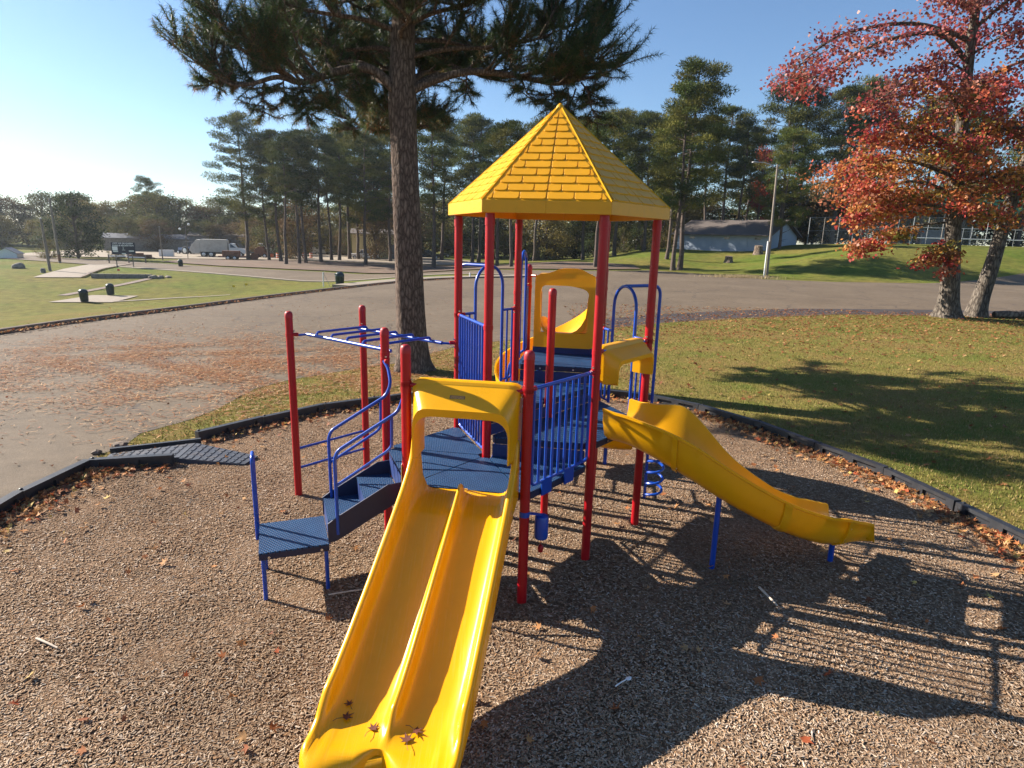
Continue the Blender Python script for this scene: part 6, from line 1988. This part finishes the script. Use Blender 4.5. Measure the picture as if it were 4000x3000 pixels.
def refuse_truck(x, y, rz, label, body=True):
    o = rootobj('refuse_truck' if body else 'tractor_truck', x, y, rz, label, 'truck', 'trucks in the yard')
    mb = MB(); mb.box((-.3, 0, .72), (7.6, .9, .28)); mb.build('chassis', M['veh_dark'], o, smooth=False)
    if body:
        slab([(-2.9, .95), (-2.9, 3.0), (-2.6, 3.12), (1.4, 3.12), (1.55, 3.0), (1.55, .95)], 2.4).build('hopper_body', M['truck_grey'], o, angle=30)
        for xx in (-2.4, -1.6, -.8, 0, .8):
            for s_ in (-1, 1):
                mb = MB(); mb.box((xx, s_ * 1.225, 2.0), (.09, .05, 1.95)); mb.build('body_rib', M['truck_grey'], o, smooth=False)
        slab([(-2.92, .7), (-2.92, 3.0), (-3.4, 3.05), (-4.3, 2.0), (-4.6, 1.3), (-4.2, .6)], 2.3).build('tailgate', M['truck_grey'], o, angle=30)
    slab([(1.75, .75), (1.75, 2.35), (2.0, 2.48), (2.75, 2.45), (3.25, 1.72), (4.35, 1.52), (4.5, 1.3), (4.5, .7)], 2.2, .12, 1.8).build('cab', M['veh_white'], o, angle=30)
    for s_ in (-1, 1):
        mb = MB(); mb.loft([[(1.95, s_ * 1.085, 1.72), (3.05, s_ * 1.085, 1.72), (2.68, s_ * .995, 2.36), (1.98, s_ * .995, 2.36)], [(1.95, s_ * 1.06, 1.72), (3.05, s_ * 1.06, 1.72), (2.68, s_ * .97, 2.36), (1.98, s_ * .97, 2.36)]]); mb.build('side_window', M['glass'], o, smooth=False)
        mb = MB(); mb.box((4.47, s_ * .85, 1.15), (.1, .3, .22)); mb.build('headlight', M['globe'], o)
        for wx in (-2.4, -1.2, 3.55): wheel(o, wx, s_ * 1.0, .5, .32)
    mb = MB(); P = [(3.24, -.95, 1.76), (3.24, .95, 1.76), (2.80, .88, 2.40), (2.80, -.88, 2.40)]; mb.loft([P, [(a + .02, b_, c + .02) for a, b_, c in P]]); mb.build('windscreen', M['glass'], o, smooth=False)
    return o


refuse_truck(-53.0, 113.2, R(18), 'grey-bodied garbage truck with white cab in the yard')
refuse_truck(-50.5, 119.5, R(18), 'second white truck cab showing behind the garbage truck', False)
# tractor
o = rootobj('farm_tractor', -63.4, 122.0, R(160), 'old blue tractor left of the garbage truck', 'tractor')
slab([(-.9, .7), (-.9, 1.5), (.0, 1.5), (.2, 1.35), (1.7, 1.3), (1.8, .8)], .8).build('body', M['veh_blue'], o)
mb = MB()
for xx in (-.85, .05):
    for s_ in (-.45, .45): mb.tube([(xx, s_, 1.4), (xx, s_, 2.35)], .04, 6)
mb.box((-.4, 0, 2.4), (1.3, 1.2, .08)); mb.build('canopy', M['metal_grey'], o, smooth=False)
for s_ in (-1, 1): wheel(o, -.6, s_ * .8, .75, .4); wheel(o, 1.4, s_ * .6, .4, .22)
# yard clutter
o = rootobj('storage_cabinet', -59.9, 108.6, R(20), 'white box cabinet in the equipment yard', 'cabinet')
mb = MB(); mb.box((0, 0, .65), (2.2, 1.2, 1.1)); mb.build('box', M['veh_white'], o, smooth=False); mb = MB(); mb.box((.4, -.61, .65), (1.0, .02, .9)); mb.build('door', M['white'], o, smooth=False)
o = rootobj('flat_trailer', -44.8, 103.6, R(15), 'rusty flat trailer with spool at the edge of the yard', 'trailer')
mb = MB(); mb.box((-1.2, 0, .6), (4.6, 1.7, .14)); mb.build('bed', M['rust'], o, smooth=False)
mb = MB(); mb.box((-1.6, 0, 1.1), (2.6, 1.2, .8)); mb.build('crate', M['rust'], o, smooth=False)
for xx in (-2.0, -1.0):
    for s_ in (-1, 1): wheel(o, xx, s_ * .95, .36, .2)
mb = MB(); mb.loft([[(1.9 + r_ * math.cos(a), yy, .62 + r_ * math.sin(a)) for a in np.linspace(0, 2 * math.pi, 16, endpoint=False)] for yy, r_ in ((-.5, .3), (-.5, .6), (-.42, .6), (-.42, .25), (.42, .25), (.42, .6), (.5, .6), (.5, .3))]); mb.build('spool', M['rust'], o)
o = rootobj('orange_loader', -46.2, 115.4, R(10), 'orange-red skid loader by the pine trunks', 'loader')
slab([(-1.2, .4), (-1.2, 1.4), (-.6, 2.0), (.4, 2.0), (.7, 1.1), (1.2, .9), (1.2, .4)], 1.5).build('body', M['rust'], o, angle=30)
mb = MB(); mb.box((1.55, 0, .45), (.5, 1.7, .6)); mb.build('bucket', M['orange'], o, smooth=False)
for s_ in (-1, 1):
    for xx in (-.7, .6): wheel(o, xx, s_ * .8, .38, .26)
o = rootobj('scrap_machinery', -59.5, 99.5, R(25), 'pile of rusty machinery right of the sign', 'machinery')
for (x, y, z, a, b, c) in ((0, 0, .5, 1.6, .9, .8), (1.3, .3, .4, 1.2, .8, .5), (-1.0, .2, .35, .9, .7, .5)):
    mb = MB(); mb.box((x, y, z), (a, b, c)); mb.bar((x - .5, y - .4, z + .2), (x + 1.2, y - .5, .1), .08, .08); mb.build('frame', M['rust'], o, smooth=False)
def barrel(x, y, label):
    o = rootobj('traffic_barrel', x, y, 0, label, 'barrel', 'orange traffic barrels')
    mb = MB(); mb.lathe([(.30, 0), (.30, .08), (.25, .1), (.245, .95), (.2, 1.0), (.02, 1.02)], n=16); mb.build('drum', M['orange'], o)
    for z in (.35, .68):
        mb = MB(); mb.lathe([(.252, z), (.256, z + .005), (.254, z + .14), (.25, z + .145)], n=16); mb.build('band', M['white'], o)
for x, y, lb in ((-42.6, 113.3, 'orange traffic barrel, leftmost between the pines'), (-41.3, 115.1, 'orange traffic barrel second from the left'), (-39.2, 117.2, 'orange traffic barrel third, right of a pine trunk'), (-38.3, 118.6, 'orange traffic barrel farthest right of the row')): barrel(x, y, lb)
o = rootobj('dumpster', 9.1, 160.0, R(12), 'green dumpster seen between the tower posts', 'dumpster')
slab([(-1.9, .15), (-2.0, 1.25), (1.7, 1.6), (1.9, 1.2), (1.9, .15)], 1.9).build('body', M['dump_green'], o, angle=30)
for s_ in (-.95, .95):
    for xx in (-1.2, 0, 1.2):
        mb = MB(); mb.box((xx, s_, .75), (.1, .06, 1.0)); mb.build('rib', M['dump_green'], o, smooth=False)
mb = MB(); mb.bar((-2.0, 0, 1.3), (1.75, 0, 1.64), 1.9, .05); mb.build('lid', M['veh_dark'], o, smooth=False)

# ---- buildings
def metal_building(name, x, y, rz, L_, D_, H_, wall_mat, roof_mat, label, pitch=.9, rib=.9, doors=()):
    o = rootobj(name, x, y, rz, label, 'building')
    mb = MB(); mb.box((0, 0, H_ / 2 - .5), (L_, D_, H_ + 1.0)); w = mb.build('wall', wall_mat, o, smooth=False)
    n = int(L_ / rib)
    me = None
    for i in range(n + 1):
        if me is None:
            m_ = MB(); m_.box((0, 0, H_ / 2), (.07, .05, H_)); me = mesh_from('rib', m_.v, m_.f, wall_mat)
        link('wall_rib', me, w, (-L_ / 2 + i * L_ / n, -D_ / 2 - .026, 0))
    mb = MB(); oh = .35
    A = [(-L_ / 2 - oh, -D_ / 2 - oh, H_), (-L_ / 2 - oh, 0, H_ + pitch), (-L_ / 2 - oh, D_ / 2 + oh, H_), (-L_ / 2 - oh, D_ / 2 + oh, H_ + .12), (-L_ / 2 - oh, 0, H_ + pitch + .14), (-L_ / 2 - oh, -D_ / 2 - oh, H_ + .12)]
    mb.loft([A, [(-q[0], q[1], q[2]) for q in A]]); mb.build('roof', roof_mat, o, smooth=False)
    for (dx_, w_, h_) in doors:
        mb = MB(); mb.box((dx_, -D_ / 2 - .05, h_ / 2), (w_, .06, h_)); mb.build('door', M['metal_grey'], o, smooth=False)
    return o


metal_building('metal_shed', -26.9, 128.5, R(11), 11.5, 8, 4.7, M['metal_tan'], M['roof_brown'], 'tan metal building behind the pines and white pickup', doors=((-2.3, 1.3, 2.1), (2.8, 2.6, 2.8)))
metal_building('open_shed', -45.5, 148, R(10), 17, 8, 4.2, M['metal_grey'], M['pale_pole'], 'grey open shed left of the tan building', doors=((-4, 3.5, 3.2), (1.5, 3.5, 3.2)))
metal_building('low_shed', -58, 140, R(18), 24, 7, 3.4, M['metal_grey'], M['roof_brown'], 'long low dark shed behind the garbage truck', doors=((2, 4, 2.6), (8, 3, 2.6)))
metal_building('block_shed', -76, 134, R(25), 18, 6, 2.6, M['stone'], M['metal_grey'], 'low grey block shed behind the sign')

bl = empty('park_building', G(38.8, 98.4), R(-42)); tag(bl, 'pale blue-white block building with brown gable roof', 'building')
# local -x runs along the long side to the left and back, +y to the right and back
LB, WB, HB, PB = 15.5, 13.0, 2.35, 2.3
mb = MB()
mb.loft([[(0, 0, -1.2), (0, WB, -1.2), (0, WB, HB), (0, WB / 2, HB + PB), (0, 0, HB)], [(-LB, 0, -1.2), (-LB, WB, -1.2), (-LB, WB, HB), (-LB, WB / 2, HB + PB), (-LB, 0, HB)]]); mb.build('wall', M['wall_blue_shade'], bl, smooth=False)
oh = .7
for s_, nm in ((0, 'roof_slope'), (1, 'roof_slope')):
    e_y = -oh if s_ == 0 else WB + oh; dz2 = PB / (WB / 2) * oh
    mb = MB(); P = [(oh, e_y, HB - dz2 + .03), (oh, WB / 2, HB + PB + .03), (-LB - oh, WB / 2, HB + PB + .03), (-LB - oh, e_y, HB - dz2 + .03)]
    mb.loft([P, [(a, b_, c + .14) for a, b_, c in P]]); rs_ = mb.build(nm, M['roof_brown'], bl, smooth=False)
    mb = MB(); mb.bar((oh + .012, e_y, HB - dz2 + .06), (oh + .012, WB / 2, HB + PB + .06), .02, .24); mb.build('bargeboard', M['roof_brown'], rs_, smooth=False)
for xx, w_ in ((-3.5, .9), (-9.5, .9)):
    mb = MB(); mb.box((xx, -.02, 1.0), (w_, .05, 2.0)); mb.build('door', M['wall_blue_shade'], bl, smooth=False)
for xx in (-1.5, -6.5, -12.5):
    mb = MB(); mb.box((xx, -.02, 1.75), (.9, .05, .35)); mb.build('window', M['glass'], bl, smooth=False)

# light pole with lamp arm
M['old_pole'] = mat_plain('dull_weathered_pole', (.22, .185, .15), .9, var=.25, vscale=1.5, bmp=.3, bscale=15)
o = rootobj('light_pole', 25.57, 63.97, 0, 'tall pale light pole with lamp arm at the lot edge', 'light pole')
mb = MB(); mb.tube([(0, 0, -.3), (-.1, 0, 5), (-.22, 0, 10.9)], [.135, .12, .09], 14); mb.build('shaft', M['old_pole'], o)
mb = MB(); mb.tube([(-.2, 0, 10.5), (-.8, 0, 10.85), (-1.6, 0, 11.05), (-2.0, 0, 11.05)], .035, 8); a_ = mb.build('lamp_arm', M['steel'], o)
mb = MB(); mb.loft([[(-2.0 - t * .75, r_ * math.cos(a), 11.03 + .6 * r_ * math.sin(a)) for a in np.linspace(0, 2 * math.pi, 12, endpoint=False)] for t, r_ in ((0, .06), (.2, .13), (.6, .18), (.9, .14), (1, .04))]); mb.build('lamp_head', M['wire'], a_)
mb = MB(); mb.tube([(-.32, -.05, -.1), (-.30, -.05, 3.6)], .07, 10); mb.build('conduit', M['white'], o)

# stumps
def stump(x, y, r_, h, label):
    o = rootobj('tree_stump', x, y, 0, label, 'stump', 'cut stumps on the hill')
    rings = []
    for z, k in ((-.2, 1.35), (.1, 1.15), (h * .6, .95), (h, .92)):
        rings.append([(r_ * k * (1 + .1 * math.sin(3 * a + x)) * math.cos(a), r_ * k * (1 + .1 * math.cos(4 * a)) * math.sin(a), z + (.08 * math.sin(a) if z == h else 0)) for a in np.linspace(0, 2 * math.pi, 16, endpoint=False)])
    mb = MB(); mb.loft(rings); mb.build('wood', M['stump'], o, angle=60)
stump(30.1, 89.3, .55, .85, 'smaller cut stump on the grass left of the light pole'); stump(36.3, 95.0, .62, 1.25, 'taller cut stump in front of the blue-white building')

# tall court fence
fe = empty('court_fence', G(47.5, 104)); tag(fe, 'tall chain-link court fence on top of the hill', 'fence')
fz = lambda x: float(T(47.5 + x, 104)) - float(T(47.5, 104))
nP = 12
for i in range(nP + 1):
    x = i * 2.4
    mb = MB(); mb.tube([(x, 0, fz(x) - .2), (x, 0, fz(x) + 4.3)], .05, 8); mb.build('post', M['pale_pole'] if i % 4 == 1 else M['wire'], fe)
for z in (.15, 2.2, 4.28):
    mb = MB(); mb.tube([(i * 2.4, 0, fz(i * 2.4) + z) for i in range(nP + 1)], .028, 6); mb.build('rail', M['wire'], fe)
Vw, Fw = [], []
for i in range(int(nP * 2.4 / .16)):
    for s_ in (-1, 1):
        x0 = i * .16; x1 = x0 + s_ * 4.1
        lo = 0.0 if 0 <= x1 <= nP * 2.4 else None
        if lo is None: continue
        b0 = len(Vw); r_ = .006
        Vw += [(x0 - r_, .01 * s_, fz(x0) + .15), (x0 + r_, .01 * s_, fz(x0) + .15), (x1 + r_, .01 * s_, fz(x1) + 4.25), (x1 - r_, .01 * s_, fz(x1) + 4.25)]
        Fw.append((b0, b0 + 1, b0 + 2, b0 + 3))
o = link('wire_mesh', mesh_from('wire_mesh', Vw, Fw, M['wire']), fe); o['kind'] = 'stuff'

# grandstand with green roof, white rails
gs = empty('grandstand', G(75, 112)); tag(gs, 'grandstand with green metal roof behind the autumn tree', 'grandstand')
gz = float(T(75, 112))
for x0, x1 in ((-13, -2), (-1, 18)):
    mb = MB(); mb.box(((x0 + x1) / 2, 0, 10.6 - gz), (x1 - x0, 4.5, 2.1)); rf_ = mb.build('roof_panel', M['green_metal'], gs, smooth=False)
    k = int((x1 - x0) / .45)
    me = None
    for i in range(k):
        if me is None:
            m_ = MB(); m_.box((0, 0, 0), (.12, .09, 2.06)); me = mesh_from('roof_rib', m_.v, m_.f, M['green_metal'])
        link('roof_rib', me, rf_, (x0 + (i + .5) * (x1 - x0) / k, -2.29, 10.6 - gz))
for x in (-12, -7, -2, 3, 8, 13, 17.5):
    mb = MB(); mb.tube([(x, -2, -1), (x, -2, 9.6 - gz)], .11, 8); mb.build('column', M['pale_pole'], gs)
mb = MB(); mb.box((0, 1.5, 1.2), (7, 1.5, 2.6)); mb.build('dugout_wall', M['metal_grey'], gs, smooth=False)
wr = empty('white_railing', G(67, 99)); tag(wr, 'white pipe railing in front of the grandstand', 'railing')
wz = lambda x: float(T(67 + x, 99)) - float(T(67, 99))
for z in (1.0, 2.55):
    mb = MB(); mb.tube([(x, 0, z + wz(x)) for x in range(-6, 26, 4)], .06 if z < 2 else .025, 8); mb.build('rail', M['white'], wr)
for x in range(-6, 26, 8):
    mb = MB(); mb.tube([(x, 0, wz(x) - .3), (x, 0, wz(x) + 2.6)], .03, 6); mb.build('post', M['wire'], wr)

# log by the leaning trunk
o = rootobj('fallen_log', 24.3, 31.4, R(9), 'dark log lying at the lot edge right of the leaning trunk', 'log')
mb = MB(); mb.tube([(-.1, 0, .17), (1.0, 0, .19), (2.4, .05, .18), (3.6, .05, .16)], [.15, .2, .19, .15], 12); mb.build('bark', M['stump'], o)

# pale dry grass at the light pole
def dry(n):
    x = RNG.normal(22.6, 1.5, n); y = RNG.normal(62.8, .45, n)
    L = RNG.uniform(.15, .45, n); yaw = RNG.uniform(0, 6.28, n); ln = RNG.normal(0, .5, n)
    d = np.stack([np.cos(yaw) * np.sin(ln), np.sin(yaw) * np.sin(ln), np.abs(np.cos(ln))], 1); p = np.stack([-np.sin(yaw), np.cos(yaw), np.zeros(n)], 1) * .018
    C = np.stack([x, y, T(x, y)], 1)
    V = np.stack([C - p, C + p, C + d * L[:, None]], 1).reshape(-1, 3)
    c = np.array([(.42, .33, .19)]) * RNG.uniform(.6, 1.2, (n, 1))
    return bulk_mesh('dry_grass', V, 3, np.arange(n * 3).reshape(n, 3), M['leaf'], np.repeat(c, 3, 0))
tag(link('dry_grass', dry(2500)), 'pale dead grass at the foot of the light pole', 'grass', kind='stuff')

# darker resurfaced strip of asphalt along the turf edge
M['tar'] = mat_plain('dark_asphalt_patch', (.034, .026, .026), .85, var=.35, vscale=1.2, bmp=.4, bscale=50)
tag(sheet('asphalt_patch', [(3.6, 23.9), (6.6, 26.3), (10.4, 28.5), (15.9, 31.1), (20.9, 31.8), (26.2, 32.2), (50, 35.2), (50, 38.5), (26, 34.6), (20.6, 34.1), (15.2, 33.2), (9.6, 30.6), (5.6, 28.0), (2.4, 25.2)], M['tar'], .012, 1.6, .001), 'dark patched asphalt strip along the turf', kind='structure')

# air
hz = MB(); hz.box((0, 90, 22), (640, 620, 62))
hm = bpy.data.materials.new('haze_air'); hm.use_nodes = True
hn = hm.node_tree; hn.nodes.remove(hn.nodes['Principled BSDF'])
pv = hn.nodes.new('ShaderNodeVolumePrincipled'); pv.inputs['Color'].default_value = (.80, .90, 1.0, 1); pv.inputs['Density'].default_value = .00022; pv.inputs['Anisotropy'].default_value = .6
hn.links.new(pv.outputs[0], hn.nodes['Material Output'].inputs['Volume'])
haze = hz.build('haze', hm, smooth=False); tag(haze, 'thin autumn haze in the distance', kind='stuff')
SC.cycles.volume_bounces = 0

# bare ground beyond the driveway: needle-strewn shade and the gravel yard
M['needle_floor'] = mat_plain('needle_strewn_ground', (.105, .062, .036), .95, var=.4, vscale=.35, bmp=.5, bscale=6, dirt=(.085, .085, .03), dirt_amt=.6)
M['gravel'] = mat_plain('pale_gravel_yard', (.25, .205, .15), .95, var=.2, vscale=.3, bmp=.5, bscale=8, dirt=(.16, .14, .07), dirt_amt=.5)
tag(sheet('needle_ground', [(-51, 90.5), (-39, 83.5), (-24, 79), (-13, 73.5), (-5, 69.5), (2, 69), (9, 71.5), (15, 75.5), (16, 84), (8, 96), (-6, 100), (-20, 101), (-40, 106), (-52, 100)], M['needle_floor'], .09, 2.5, .0004), 'needle-strewn bare ground under the pine grove', kind='structure')
tag(sheet('gravel_yard', [(-80, 97), (-54, 101.5), (-40, 107.5), (-20, 103), (-6, 104), (-4, 118), (-16, 134), (-30, 146), (-60, 142), (-90, 130)], M['gravel'], .09, 4.0, .0004), 'pale gravel equipment yard', kind='structure')
